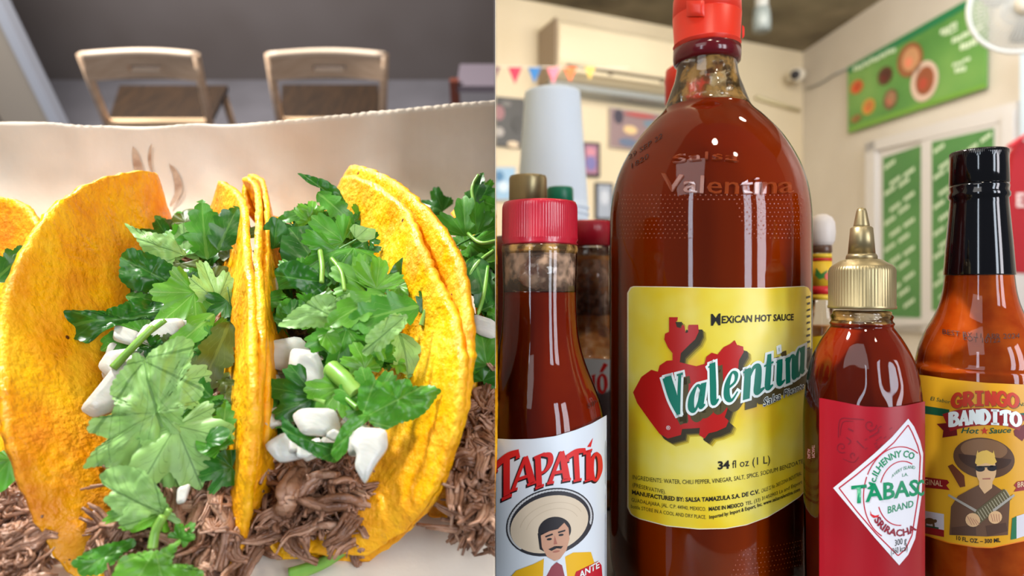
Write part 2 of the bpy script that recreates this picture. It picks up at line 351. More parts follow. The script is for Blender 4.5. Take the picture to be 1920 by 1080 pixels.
# ------------------------------------------------------------------ left room: chairs
def cbox(mb, a, b, wd, dp, ax=UX):
    """bar from a to b, width wd across ax, depth dp"""
    t = (b - a).normalized(); n = t.cross(ax).normalized(); e = n.cross(t).normalized()
    mb.box(a, e, n, t, (-wd / 2, wd / 2), (-dp / 2, dp / 2), (0, (b - a).length))
def chair(label, tl, tr, bl, br, yback, zseat, ztop, sl, sr):
    """tl..br: x of the back's corners in the left room's own axes; sl, sr: x of the seat's front corners"""
    cx = (bl + br) / 2
    t = thing('dining_chair', LW(cx, yback + 0.18, FL), label, 'chair', 'pale wooden chairs beyond the tacos')
    A = lambda x, y, z: LW(x, y, z)
    for x0, x1 in ((tl, bl), (tr, br)):      # back posts
        mb = MB(); mb.tube([A(x0, yback - 0.03, ztop + 0.004), A((x0 + x1) / 2, yback - 0.015, (ztop + zseat) / 2), A(x1, yback, zseat - 0.03)], [0.014, 0.015, 0.015], 10)
        mb.build('back_post', M['wood'], t)
    # curved top rail with a hand slot
    mb = MB(); n = 24; zb = ztop - (ztop - zseat) * 0.34; zm0 = ztop - 0.045; zm1 = zm0 - 0.022
    def rp(u, z, off): return A(tl + (tr - tl) * u - (z - ztop) / (zseat - ztop) * 0 + ((bl - tl) * (1 - u) + (br - tr) * u) * (ztop - z) / (ztop - zseat),
                                yback - 0.03 - 0.035 * math.sin(math.pi * u) * -1 + off, z)
    us = [0.0, .02] + [i / 20 for i in range(1, 20)] + [.98, 1.0]
    zs = [ztop, zm0, zm1, zb]
    for iz in range(3):
        for iu in range(len(us) - 1):
            if iz == 1 and 0.36 < (us[iu] + us[iu + 1]) / 2 < 0.64: continue
            a, b = us[iu], us[iu + 1]; z0, z1 = zs[iz], zs[iz + 1]
            vs = [rp(u, z, o) for o in (-0.009, 0.009) for z in (z0, z1) for u in (a, b)]
            mb.add(vs, [(0, 1, 3, 2), (4, 6, 7, 5), (0, 4, 5, 1), (2, 3, 7, 6), (0, 2, 6, 4), (1, 5, 7, 3)])
    mb.build('top_rail', M['wood'], t, smooth=False)
    mb = MB(); mb.tube([rp(i / 12, ztop, 0) for i in range(13)], 0.013, 8); mb.build('rail_edge_lit', flat('rail_lit', 238, 214, 188), t)  # top edge paler than the wood: light from above put into the colour
    mb = MB(); mb.tube([rp(.37 + .26 * i / 8, zm1 + .003, 0.0) for i in range(9)], 0.010, 8); mb.build('slot_edge_lit', flat('rail_lit', 238, 214, 188), t)  # pale bar added for the lit lower edge of the slot
    # seat: brown board in a pale frame
    sd = 0.36
    mb = MB()
    fl, fr = sl, sr
    vs = [A(bl, yback, z) if False else None for z in ()]
    q = [(bl, yback + 0.01), (br, yback + 0.01), (fr, yback + sd), (fl, yback + sd)]
    vs = [A(x, y, z) for z in (zseat - 0.02, zseat) for x, y in q]
    mb.add(vs, [(0, 3, 2, 1), (4, 5, 6, 7), (0, 1, 5, 4), (1, 2, 6, 5), (2, 3, 7, 6), (3, 0, 4, 7)])
    mb.build('seat', M['wood_dark'], t, smooth=False)
    mb = MB(); cbox(mb, A(bl, yback, zseat - 0.012), A(br, yback, zseat - 0.012), 0.045, 0.03, UZ); mb.build('seat_rail', flat('rail_tan', 236, 200, 158), t, smooth=False)
    for x, y in ((bl, yback), (br, yback), (fr - .02, yback + sd - .02), (fl + .02, yback + sd - .02)):
        mb = MB(); mb.tube([A(x, y, zseat - 0.02), A(x, y, FL)], [0.016, 0.012], 8); mb.build('leg', M['wood'], t)
def lx(px, py, z):                       # x and y in the left room's axes of a point seen at px,py at height z
    q = G(px, py, 0, z) - CAM; return q.dot(UX), q.dot(UY)
ZS, ZT = -1.10, -0.83
for lab, (tl, tr, bl, br), (fl, fr), yt, yb in (
    ('pale wooden chair with curved slotted back nearest the grey pillar', (152, 368, 200, 392), (215, 420), 104, 230),
    ('pale wooden chair with curved slotted back farther from the grey pillar', (504, 722, 524, 716), (522, 705), 104, 228)):
    xb0, yb0 = lx(bl, yb, ZS); xb1, _ = lx(br, yb, ZS)
    D = yb0
    # height of the top rail so that it shows at yt when it stands over the seat's rear edge
    v = (540 - yt) / F; yr = D - 0.03
    zt = (v * math.cos(TH) * yr - math.sin(TH) * yr) / (math.cos(TH) + v * math.sin(TH))
    sc = (yr * math.cos(TH) - zt * math.sin(TH)) / F
    x0 = (tl - 960) * sc; x1 = (tr - 960) * sc
    f0 = lx(fl, 168, ZS)[0]; f1 = lx(fr, 168, ZS)[0]
    chair(lab, x0, x1, xb0, xb1, D, ZS, zt, f0, f1)
# corner of a side table at the far right of the left room
sx, sy = lx(850, 205, -1.25); 
st = thing('side_table', LW(sx + 0.3, sy + 0.3, FL), 'low grey table with red-brown leg at the right behind the paper', 'table')
lbox('tabletop', (sx + 0.02, sx + 0.8), (sy, sy + 0.26), (-1.17, -1.14), flat('mauve_top', 128, 118, 128), st, cut=-1)
lbox('leg', (sx - 0.01, sx + 0.03), (sy, sy + 0.04), (FL, -1.12), M['red_wood'], st, cut=-1)

# ------------------------------------------------------------------ left room: counter, paper, tacos
ct = thing('counter_table', LW(-0.12, 0.24, FL), 'grey counter table lying under the brown paper', 'table')
lbox('tabletop', (-0.60, 0.2), (0.02, 0.335), (-H - 0.03, -H - 0.002), M['table_top'], ct, cut=-1)
mb = MB(); mb.tube([LW(-0.2, 0.2, FL), LW(-0.2, 0.2, -H - 0.03)], 0.04, 16); mb.build('pedestal', M['black_frame'], ct)
edge = crom([(-60, 232), (0, 229), (100, 231), (200, 238), (300, 239), (400, 235), (500, 233), (600, 226), (700, 220), (800, 208), (860, 200), (929, 192), (980, 188)], 60)
def paper(u, v):
    px = -60 + 1040 * u; e = edge[int(u * 60 + 0.5)][1]
    ridge = (math.exp(-((px - 500) / 40) ** 2) * 0.0022 - math.exp(-((px - 620) / 70) ** 2) * 0.003 + math.exp(-((px - 740) / 60) ** 2) * 0.002
             - math.exp(-((px - 370) / 50) ** 2) * 0.0018 + math.exp(-((px - 110) / 70) ** 2) * 0.0016 + .0022 * noise.noise(Vector((px / 90, 0, 5))) )
    if v < 0.6:
        q = v / 0.6; yl = 0.06 + (0.285 - 0.06) * q; base = G(px, 1080, 0) if False else None
        d = yl * math.cos(TH) + H * math.sin(TH); x = (px - 960) / F * d
        return LW(x, yl, -H + 0.0006 + 0.0008 * noise.noise(Vector((x * 30, yl * 30, 0))) + max(0, q - .6) * ridge * 1.2)
    q = (v - 0.6) / 0.4
    # curls up behind the tacos to the edge the photograph shows
    yt = 0.345; vv = (540 - e) / F
    zt = (vv * math.cos(TH) * yt - math.sin(TH) * yt) / (math.cos(TH) + vv * math.sin(TH)) + H
    a = q * 1.15
    yl = 0.285 + (yt - 0.285) * math.sin(a) / math.sin(1.15); zz = zt * (1 - math.cos(a)) / (1 - math.cos(1.15))
    d = yl * math.cos(TH) + (H - zz) * math.sin(TH); x = (px - 960) / F * d
    return LW(x, yl - ridge * (1.0 * q + .5 - .9 * q ** 3) + .0016 * noise.noise(Vector((px / 70 + q * 1.5, q * 3, 9))), -H + zz + 0.0006 + 0.0012 * noise.noise(Vector((x * 25, q * 2, 3))) * (1 - q))
mb = MB(); mb.grid(paper, 200, 90)
o = mb.build('butcher_paper', M['paper'], cut=-1, solid=0.0004)
tag(o, 'creased brown butcher paper under the tacos, its back edge curling up', 'paper')

def tortilla(name, parent, fold, riml, rimr, nu=110, nv=26, th=0.0028, seed=0, lift=0.0):
    f_ = [G(a, b, c + lift) for a, b, c in crom(fold, nu)]
    l_ = [G(a, b, c + lift) for a, b, c in crom(riml, nu)]
    r_ = [G(a, b, c + lift) for a, b, c in crom(rimr, nu)]
    def fn(u, v):
        i = int(round(u * nu)); s = abs(v * 2 - 1); q = r_[i] if v > 0.5 else l_[i]
        d = q - f_[i]; dz = UZ * d.dot(UZ); dx = d - dz
        p = f_[i] + dx * (s ** 0.78) + dz * (s ** 1.35)
        nz = noise.noise(p * 28 + Vector((seed, 0, 0))) * 0.0018 + noise.noise(p * 90 + Vector((0, seed, 0))) * 0.0007 + noise.noise(p * 320) * 0.00025
        rim = max(0, s - 0.93) / 0.07
        nn = d.normalized().cross(UY).normalized()
        return p + nn * nz + d.normalized() * rim * 0.0011 * noise.noise(p * 420) + d.normalized() * rim * 0.0008 * noise.noise(p * 150)
    mb = MB(); mb.grid(fn, nu, nv * 2)
    return mb.build(name, M['tortilla'], parent, cut=-1, solid=th, offset=0)

# taco A: the wide open one at the left; taco B: at the right; C and D: cut by the frame and the partition
foldA = [(300, 1130, 0), (330, 1000, 0.001), (335, 850, .001), (335, 700, .001), (335, 560, .002), (330, 470, .004), (325, 435, .008)]
rimAl = [(215, 1130, 0.0), (118, 1060, .012), (55, 950, .03), (14, 830, .046), (-2, 700, .056), (2, 590, .064), (38, 475, .072), (95, 395, .074), (165, 345, .070), (230, 325, .062), (287, 324, .050), (297, 378, .028), (318, 430, .010)]
rimAr = [(395, 1110, 0.0), (442, 1060, .008), (466, 980, .022), (470, 900, .036), (479, 800, .048), (480, 720, .056), (478, 620, .060), (472, 520, .062), (462, 430, .060), (448, 365, .054), (418, 344, .044), (424, 385, .026), (345, 432, .012)]
foldB = [(600, 1052, 0), (548, 960, .001), (534, 850, .001), (532, 720, .001), (532, 600, .001), (534, 500, .003), (545, 430, .008)]
rimBl = [(520, 1044, 0), (478, 1000, .008), (470, 930, .024), (482, 850, .038), (484, 760, .048), (486, 640, .058), (486, 540, .062), (486, 440, .062), (484, 380, .056), (474, 342, .046), (455, 338, .04), (470, 400, .028), (560, 428, .012)]
rimBr = [(690, 1046, 0), (760, 1000, .012), (812, 940, .026), (850, 860, .038), (874, 770, .050), (883, 680, .058), (880, 590, .064), (868, 500, .068), (835, 430, .070), (780, 370, .068), (725, 330, .062), (672, 312, .052), (650, 330, .040), (618, 425, .012)]
rimB2 = [(686, 1040, .001), (755, 995, .012), (806, 936, .026), (843, 858, .037), (866, 770, .048), (873, 690, .055), (862, 600, .058), (832, 540, .060), (800, 470, .064), (770, 400, .064), (722, 356, .060), (672, 334, .052), (642, 344, .040), (640, 425, .014)]
ta = thing('taco', G(330, 800, 0), 'open corn tortilla taco on the left, piled with large cilantro leaves', 'taco', 'corn tacos on the brown paper')
tortilla('tortilla', ta, foldA, rimAl, rimAr, seed=1, lift=0.002)
tb = thing('taco', G(600, 800, 0), 'double-layered corn tortilla taco on the right, fullest with cilantro and onion', 'taco', 'corn tacos on the brown paper')
tortilla('tortilla', tb, foldB, rimBl, rimBr, seed=5, lift=0.002)
mid = [((a + b) / 2, c, d) for (a, c, d), (b, _, _) in zip(foldB, foldB)]
tortilla('inner_tortilla', tb, [(a + 12, b - 12, c + .004) for a, b, c in foldB], [(a + 14, b - 6, max(0, c - .008)) for a, b, c in rimBl], rimB2, seed=9, lift=0.006, th=.0024)
tc_ = thing('taco', G(-60, 900, 0), 'corn tortilla taco cut off by the left edge of the frame', 'taco', 'corn tacos on the brown paper')
tortilla('tortilla', tc_, [(-60, 1150, 0), (-60, 900, .001), (-50, 700, .001), (-40, 500, .006)], [(-190, 1120, 0), (-240, 900, .03), (-230, 600, .05), (-120, 470, .01)],
         [(-20, 1145, 0), (60, 1100, .004), (30, 950, .012), (20, 800, .03), (40, 600, .036), (66, 480, .04), (68, 408, .046), (30, 376, .048), (-30, 368, .046), (-60, 420, .02), (-45, 500, .008)], seed=13, lift=0.002)
td = thing('taco', G(960, 800, 0), 'corn taco cut off at the right by the partition, heaped with beef and cilantro', 'taco', 'corn tacos on the brown paper')
tortilla('tortilla', td, [(960, 960, 0), (975, 860, .001), (985, 700, .001), (985, 520, .001), (980, 400, .006)],
         [(860, 972, .0), (800, 962, .003), (822, 900, .012), (862, 820, .022), (890, 700, .035), (900, 560, .04), (895, 470, .044), (880, 420, .044), (850, 396, .034), (930, 400, .01)],
         [(1060, 960, 0), (1140, 860, .03), (1180, 700, .05), (1160, 520, .055), (1080, 420, .03), (1010, 400, .006)], seed=17, lift=0.002)

# shredded beef: a lumpy bed and many fibrous strands of different thickness
def inside(pt, poly):
    x, y = pt; c = False; j = len(poly) - 1
    for i in range(len(poly)):
        xi, yi = poly[i][:2]; xj, yj = poly[j][:2]
        if (yi > y) != (yj > y) and x < (xj - xi) * (y - yi) / (yj - yi) + xi: c = not c
        j = i
    return c
def beef(label, poly, h0, h1, n, seed, big=(), front=None):
    rnd = random.Random(seed)
    xs = [p[0] for p in poly]; ys = [p[1] for p in poly]
    hh = lambda px, py: h0 + (h1 - h0) * min(1, max(0, (max(ys) - py) / 160)) ** 0.6
    mb = MB()
    # bed
    cells = 14; vs = {}; 
    for py in range(int(min(ys)), int(max(ys)) + 1, 10):
        for px in range(int(min(xs)), int(max(xs)) + 1, 10):
            if inside((px, py), poly):
                q = [(px, py), (px + 10, py), (px + 10, py + 10), (px, py + 10)]
                mb.add([G(a, b, hh(a, b) - 0.002 + 0.004 * noise.noise(Vector((a / 22, b / 22, seed)))) for a, b in q], [(0, 1, 2, 3)])
    for k in range(n):
        for _ in range(40):
            px = rnd.uniform(min(xs), max(xs)); py = rnd.uniform(min(ys), max(ys))
            if inside((px, py), poly): break
        thick = rnd.random(); nf = rnd.choice((1, 2, 3, 4, 5, 6)); L = rnd.uniform(.009, .019) * (1 + .25 * (nf > 3)); r = rnd.uniform(.0005, .0011)
        a = rnd.gauss(1.5, 0.8); h = hh(px, py) + rnd.uniform(-.004, .004)
        c = G(px, py, h); d = (UX * math.cos(a) + UY * math.sin(a) + UZ * rnd.gauss(0, .3)).normalized()
        sd = (UX * -math.sin(a) + UY * math.cos(a) + UZ * rnd.gauss(0, .4)).normalized(); un = d.cross(sd).normalized()
        m = 8; bend = rnd.gauss(0, .5); b2 = rnd.gauss(0, .25); ph = rnd.uniform(0, 6); w = rnd.uniform(.0004, .0016)
        for f_ in range(nf):
            off = (f_ - (nf - 1) / 2) * r * 1.35; l0 = rnd.uniform(-.56, -.38); l1 = rnd.uniform(.38, .56); pts = []; pf = rnd.uniform(0, .8); lay = rnd.uniform(-.5, .5) * r * 1.6
            for i in range(m + 1):
                t = l0 + (l1 - l0) * i / m
                pts.append(c + d * L * t + sd * (bend * 1.5 * L * t * t * 1.6 + w * 1.5 * math.sin(ph + t * 9) + off * (1 - .9 * abs(t)) ) + un * (b2 * L * t * t * 2 + w * .8 * math.sin(ph * 2 + t * 11 + pf) + lay))
            mb.tube(pts, [r * (0.45 + 0.55 * math.sin(math.pi * (i + .6) / (m + 1.2))) * (1 + .25 * math.sin(ph + f_ + i * 2.1)) for i in range(m + 1)], 5)
    for line, r in big:
        q = crom(line, 18); 
        for k in range(9):
            ox = (k - 4) / 4 * r / 0.00022 * 0.75; ph = rnd.uniform(0, 6)
            pts = [G(a + ox * (0.6 + .4 * math.sin(i / 5 + ph)), b + rnd.uniform(-1, 1), c + rnd.uniform(-.0003, .0003) + r * .4 * math.cos(k * 1.3)) for i, (a, b, c) in enumerate(q)]
            rad = [r * .5 * (0.5 + 0.5 * math.sin(math.pi * (i + 1.5) / 21)) * (1 + .12 * math.sin(ph + i)) for i in range(19)]
            mb.tube(pts, rad, 8, groove=.18, gn=3, ph=ph)
    o = mb.build('shredded_beef', None, mats=[M['beef'], M['beef2']], cut=-1)
    # strand colour varies along the pile
    for p in o.data.polygons: p.material_index = 1 if noise.noise(Vector((p.index // 42 * 0.37, seed, 0))) > 0.05 else 0
    return tag(o, label, 'meat', 'shredded beef filling the tacos', 'stuff')
beef('shredded beef filling the left taco below the big pale leaf', [(200, 1085), (205, 960), (230, 860), (235, 700), (240, 560), (290, 470), (380, 440), (436, 470), (436, 640), (430, 800), (438, 960), (436, 1085)], .010, .022, 520, 3,
     [([(330, 1085, .014), (345, 1010, .02), (330, 950, .024), (350, 890, .026)], .0024), ([(410, 1070, .016), (425, 990, .022), (400, 930, .026), (420, 880, .028)], .0026)])
beef('shredded beef spilling from the front of the right taco', [(470, 1020), (500, 1015), (590, 990), (640, 1000), (690, 1010), (696, 940), (680, 850), (700, 760), (720, 600), (700, 480), (620, 420), (520, 430), (494, 500), (494, 700), (488, 860)], .006, .024, 800, 4,
     [([(448, 1085, .001), (478, 1030, .006), (515, 985, .014), (545, 940, .022), (560, 885, .027)], .0034), ([(540, 970, .02), (560, 930, .026), (590, 895, .028), (630, 890, .028)], .003),
      ([(565, 880, .028), (545, 915, .03), (540, 945, .028), (530, 960, .024)], .0042), ([(680, 1045, .002), (672, 990, .012), (655, 950, .02), (610, 950, .024), (565, 935, .026)], .0030),
      ([(700, 1030, .003), (694, 970, .012), (680, 920, .02), (655, 900, .024), (620, 905, .027)], .0028), ([(570, 1000, .012), (600, 985, .017), (640, 990, .016), (665, 1010, .010)], .0024),
      ([(670, 1062, .001), (660, 1020, .006), (640, 975, .014)], .0026), ([(700, 1000, .006), (690, 950, .014), (690, 900, .02), (665, 870, .024)], .0026), ([(575, 960, .02), (620, 935, .026), (670, 940, .022), (695, 975, .012)], .0026)])
beef('shredded beef at the far left of the frame', [(-40, 1100), (-40, 925), (20, 920), (60, 960), (72, 1010), (50, 1100)], .016, .022, 150, 6)
beef('shredded beef heaped against the partition at the right of the tacos', [(850, 900), (866, 980), (905, 1005), (960, 1010), (980, 700), (925, 640), (885, 730), (872, 800)], .012, .030, 380, 8,
     [([(875, 960, .008), (900, 900, .02), (915, 820, .028), (920, 730, .032)], .0032), ([(905, 1000, .006), (925, 930, .018), (930, 860, .024)], .0034)])

# ------------------------------------------------------------------ cilantro, onion
def frame(px, py, h, tilt, rnd=None, face=0.62):
    o = G(px, py, h); d = (CAM - o); t = d.dot(Vector((0, -1, 0))); n = (d.normalized() * face + UZ * (1 - face)).normalized()
    n = (n + UX * tilt[0] + UY * tilt[1]).normalized()
    e1 = (UX - n * UX.dot(n)).normalized(); e2 = n.cross(e1).normalized()
    return o, e1, e2, n, (t if t > 0 else -t) / F
def leaf_geo(mb, o, e1, e2, n, L, ang, kind=0, bend=0.35, cup=0.2, seed=0, wide=1.0, sp=118):
    """one lobed, toothed leaf; o is the leaf's middle, ang (degrees) where its tip points; L its length"""
    rnd = random.Random(seed); a = R(ang); ty = e1 * math.cos(a) + e2 * math.sin(a); tx = e1 * math.sin(a) - e2 * math.cos(a)
    NA, NR = 96, 6; spread = R(sp); lob = 3 if kind != 2 else 5; ph = rnd.uniform(-.25, .25)
    tooth = (13, 9, 17)[kind if kind < 3 else 0]; asym = rnd.uniform(-.12, .12); rip = rnd.uniform(0, 6)
    cs = (0, .88, -.88, 1.72, -1.72) if kind == 0 else (0, .62, -.62, 1.22, -1.22, 1.8, -1.8)
    lobs = [(c_ + rnd.uniform(-.08, .08), (1.0, .86, .86, .62, .62, .5, .5)[i_] * rnd.uniform(.86, 1.1), (.50 if kind == 0 else .37) * rnd.uniform(.9, 1.12)) for i_, c_ in enumerate(cs)]
    vs = []; us = []
    for j in range(NR + 1):
        for i in range(NA + 1):
            f = (i / NA * 2 - 1) * spread
            if kind != 1:
                r0 = (.56 if kind == 2 else .50) + .07 * math.cos(f)
                for lc_, ll, lw in lobs:
                    u_ = (f - lc_) / lw
                    if abs(u_) < 1:
                        v_ = ll * (1 - abs(u_) ** 2.6) ** .55; tp_ = (u_ * 2.5 + .5) % 1
                        v_ *= .92 + .10 * (1 - abs(2 * tp_ - 1) ** 1.6)
                        r0 = max(r0, v_)
                env = r0; lobes = teeth = 1
            else: env = 0.46 + 0.54 * math.cos(f * 0.72 + asym) ** 2; lobes = 0.86 + .12 * math.cos(f * 2.4); teeth = 1 + .03 * math.sin(f * 9 + rip)
            r = env * lobes * teeth * (0.80 if kind == 1 else .92); q = (j / NR)
            x = math.sin(f) * r * q * 1.05 * wide; y = math.cos(f) * r * q - 0.32
            z = -bend * (y * y) * 1.1 + cup * x * x * 1.6 + 0.05 * math.sin(rip + f * 3.3) * q * q + .016 * math.sin(f * 13 + rip) * q * q - .05 * abs(math.cos(f * lob * .78)) ** 3 * q * (kind != 1) + .03 * math.sin(rip * 2 + y * 9)
            vs.append(o + tx * x * L * .98 + ty * y * L * 1.02 + n * z * L); us.append((i / NA, q))
    fs = [(j * (NA + 1) + i, j * (NA + 1) + i + 1, (j + 1) * (NA + 1) + i + 1, (j + 1) * (NA + 1) + i) for j in range(NR) for i in range(NA)]
    mb.add(vs, fs, us)
def compound_geo(mb, o, e1, e2, n, L, ang, bend, cup, seed, wide=1.0, pairs=1):
    """a cilantro leaf of wedge-shaped, lobed leaflets on one stalk"""
    rnd = random.Random(seed + 5); a = R(ang); ty = e1 * math.cos(a) + e2 * math.sin(a); tx = e1 * math.sin(a) - e2 * math.cos(a)
    lf = [(0, .20, 0, .56)]
    for k in range(pairs):
        for s_ in (-1, 1): lf.append((s_ * (.24 + .05 * k) * wide, -.10 - .26 * k + rnd.uniform(-.05, .05), s_ * rnd.uniform(48, 74), (.50 - .06 * k) * rnd.uniform(.85, 1.1)))
    for x, y, da, ln in lf:
        nn = (n + tx * (x * -.5) + tx * rnd.uniform(-.3, .3) + ty * rnd.uniform(-.35, .25)).normalized(); f1_ = (e1 - nn * e1.dot(nn)).normalized(); f2_ = nn.cross(f1_)
        leaf_geo(mb, o + tx * x * L + ty * y * L + n * rnd.uniform(0, .05) * L, f1_, f2_, nn, L * ln * 1.15, ang - da, 0, bend * rnd.uniform(.4, 1.8), cup * rnd.uniform(0, 2), seed * 3 + int(da), 1.0, 82)
    q = [o + ty * L * t - n * .004 * L for t in (-.62, -.3, 0, .15)]; mb.tube(q, [L * .016] * 3 + [L * .008], 6)
def pinnate_geo(mb, o, e1, e2, n, L, ang, bend=.3, seed=0, wide=.30, lobes=5):
    """a long leaf with jagged side lobes"""
    rnd = random.Random(seed); a = R(ang); ty = e1 * math.cos(a) + e2 * math.sin(a); tx = e1 * math.sin(a) - e2 * math.cos(a)
    NA, NR = 60, 6; rip = rnd.uniform(0, 6); vs = []; us = []
    for j in range(-NR, NR + 1):
        for i in range(NA + 1):
            t = i / NA; env = (math.sin(math.pi * min(1, t * 1.08) ** 0.8) ** .55 if t < .93 else math.sin(math.pi * .94) ** .55 * (1 - t) / .07 * .8)
            tt = (t * lobes + (.25 if j > 0 else 0)) % 1; w = wide * env * (.62 + .38 * (tt if tt < .75 else (1 - tt) * 3)) * (1 + .1 * ((t * lobes * 3) % 1))
            q = j / NR; x = w * q; y = t - .5
            z = -bend * y * y + .3 * x * x + .025 * math.sin(rip + t * 14) * abs(q) + .05 * abs(q) * .3
            vs.append(o + tx * x * L + ty * (y + .16 * abs(q) * w) * L + n * z * L); us.append((.5 + q * .1, t))
    m = NA + 1
    mb.add(vs, [(j * m + i, j * m + i + 1, (j + 1) * m + i + 1, (j + 1) * m + i) for j in range(2 * NR) for i in range(NA)], us)
c5 = lambda l: [(x / 2, 540 + y / 2) for x, y in l]
c3 = lambda l: [(x / 2, y / 2) for x, y in l]
# outline, stem end and tip of the leaves that lie on top, and how toothed their rims are
TR = {
 "large pale cilantro leaf spread over the middle of the left taco": (c5([(490,240),(530,270),(545,240),(600,195),(640,175),(690,195),(685,240),(650,250),(690,290),(650,320),(700,345),(740,370),(735,410),(690,440),(670,480),(690,540),(650,560),(740,570),(785,590),(770,640),(735,670),(715,700),(700,750),(640,745),(570,700),(520,690),(470,670),(430,655),(375,660),(400,600),(440,560),(375,530),(380,490),(440,475),(455,440),(425,390),(440,340),(470,290)]), c5([(520,270)])[0], 5),
 "pale green cilantro leaf hanging at the left taco's front": (c5([(365,710),(400,680),(450,670),(520,685),(560,730),(600,790),(630,850),(665,890),(640,890),(590,840),(540,860),(500,900),(460,880),(470,850),(440,830),(400,790),(430,760),(385,740)]), c5([(600,850)])[0], 4),
 "mid green leaf crossing the left taco's rim at the bottom": (c5([(285,1030),(330,990),(400,960),(470,940),(485,965),(450,990),(420,1040),(390,1070),(330,1075),(310,1050)]), c5([(470,950)])[0], 4),
 "light green toothed leaf at the bottom edge of the left taco": (c5([(450,1080),(465,1010),(510,1000),(550,990),(590,990),(655,950),(640,1000),(635,1040),(700,1040),(755,1070),(740,1100),(600,1130),(460,1120)]), c5([(575,985)])[0], 5),
 "long dark cilantro leaf reaching left across the left taco's wall": (c5([(245,95),(330,100),(400,90),(470,50),(500,30),(560,35),(650,45),(700,70),(660,100),(600,110),(540,100),(480,120),(430,155),(380,180),(365,215),(330,205),(290,180),(265,140)]), c5([(700,60)])[0], 3),
 "broad bright leaf reaching right over the double wall": (c5([(1345,440),(1350,370),(1380,345),(1430,355),(1480,350),(1530,340),(1545,370),(1570,370),(1620,365),(1655,385),(1630,420),(1600,460),(1560,490),(1500,505),(1450,530),(1400,510),(1380,480)]), c5([(1360,490)])[0], 4),
 "curled dark glossy leaf bowed under the onions": (c5([(1055,480),(1090,510),(1150,560),(1200,590),(1260,590),(1300,600),(1255,665),(1200,640),(1150,610),(1090,570),(1055,530)]), c5([(1260,620)])[0], 1.5),
 "shiny folded leaf linking the curled leaf and the broad bright leaf": (c5([(1260,570),(1280,520),(1310,490),(1370,475),(1390,495),(1340,520),(1310,560),(1305,610),(1270,650),(1245,620)]), c5([(1380,480)])[0], 1.5),
 "wide pale leaf across the middle of the right taco": (c5([(1050,140),(1080,110),(1110,80),(1150,60),(1180,30),(1230,20),(1260,40),(1320,15),(1350,40),(1320,80),(1300,110),(1310,150),(1230,150),(1150,145),(1100,150)]), c5([(1310,140)])[0], 4),
 "pale toothed leaf at the lower right of the piled cilantro": (c5([(1360,240),(1380,210),(1370,190),(1400,150),(1440,120),(1470,95),(1530,100),(1520,140),(1480,180),(1450,215),(1420,240),(1400,230),(1380,255)]), c5([(1520,105)])[0], 5),
 "pale pointed cilantro leaf whose tip lies on the left taco's back wall": (c3([(475,840),(530,865),(590,875),(640,890),(690,945),(650,960),(640,1000),(590,980),(550,950),(520,900)]), c3([(680,950)])[0], 3),
 "dark wet cilantro leaf with glints under the pointed pale leaf": (c3([(455,960),(490,930),(540,945),(600,970),(660,1010),(680,1060),(660,1110),(580,1100),(500,1085),(465,1050)]), c3([(670,1080)])[0], 5),
 "curled dark cilantro tip sticking up highest from the right taco": (c3([(1120,650),(1170,660),(1220,675),(1265,705),(1295,765),(1240,775),(1210,745),(1200,705),(1160,688)]), c3([(1290,770)])[0], 2),
 "rounded blue-green leaf at the left end of the right taco": (c3([(985,850),(1020,810),(1060,830),(1085,870),(1075,920),(1010,935),(985,900)]), c3([(1030,930)])[0], 2),
 "pale round leaf shining near the right taco's double wall": (c3([(1330,840),(1370,850),(1410,855),(1405,890),(1360,910),(1330,890),(1312,860)]), c3([(1330,900)])[0], 1),
 "smooth dark leaf in the middle of the right taco": (c3([(1030,1020),(1060,985),(1110,975),(1180,1010),(1235,1050),(1200,1100),(1160,1110),(1120,1080),(1050,1085)]), c3([(1220,1060)])[0], 2),
 "dark round leaf standing against the right taco's double wall": (c3([(1480,990),(1530,950),(1565,980),(1560,1040),(1520,1090),(1470,1100),(1450,1040)]), c3([(1480,1090)])[0], 1),
}
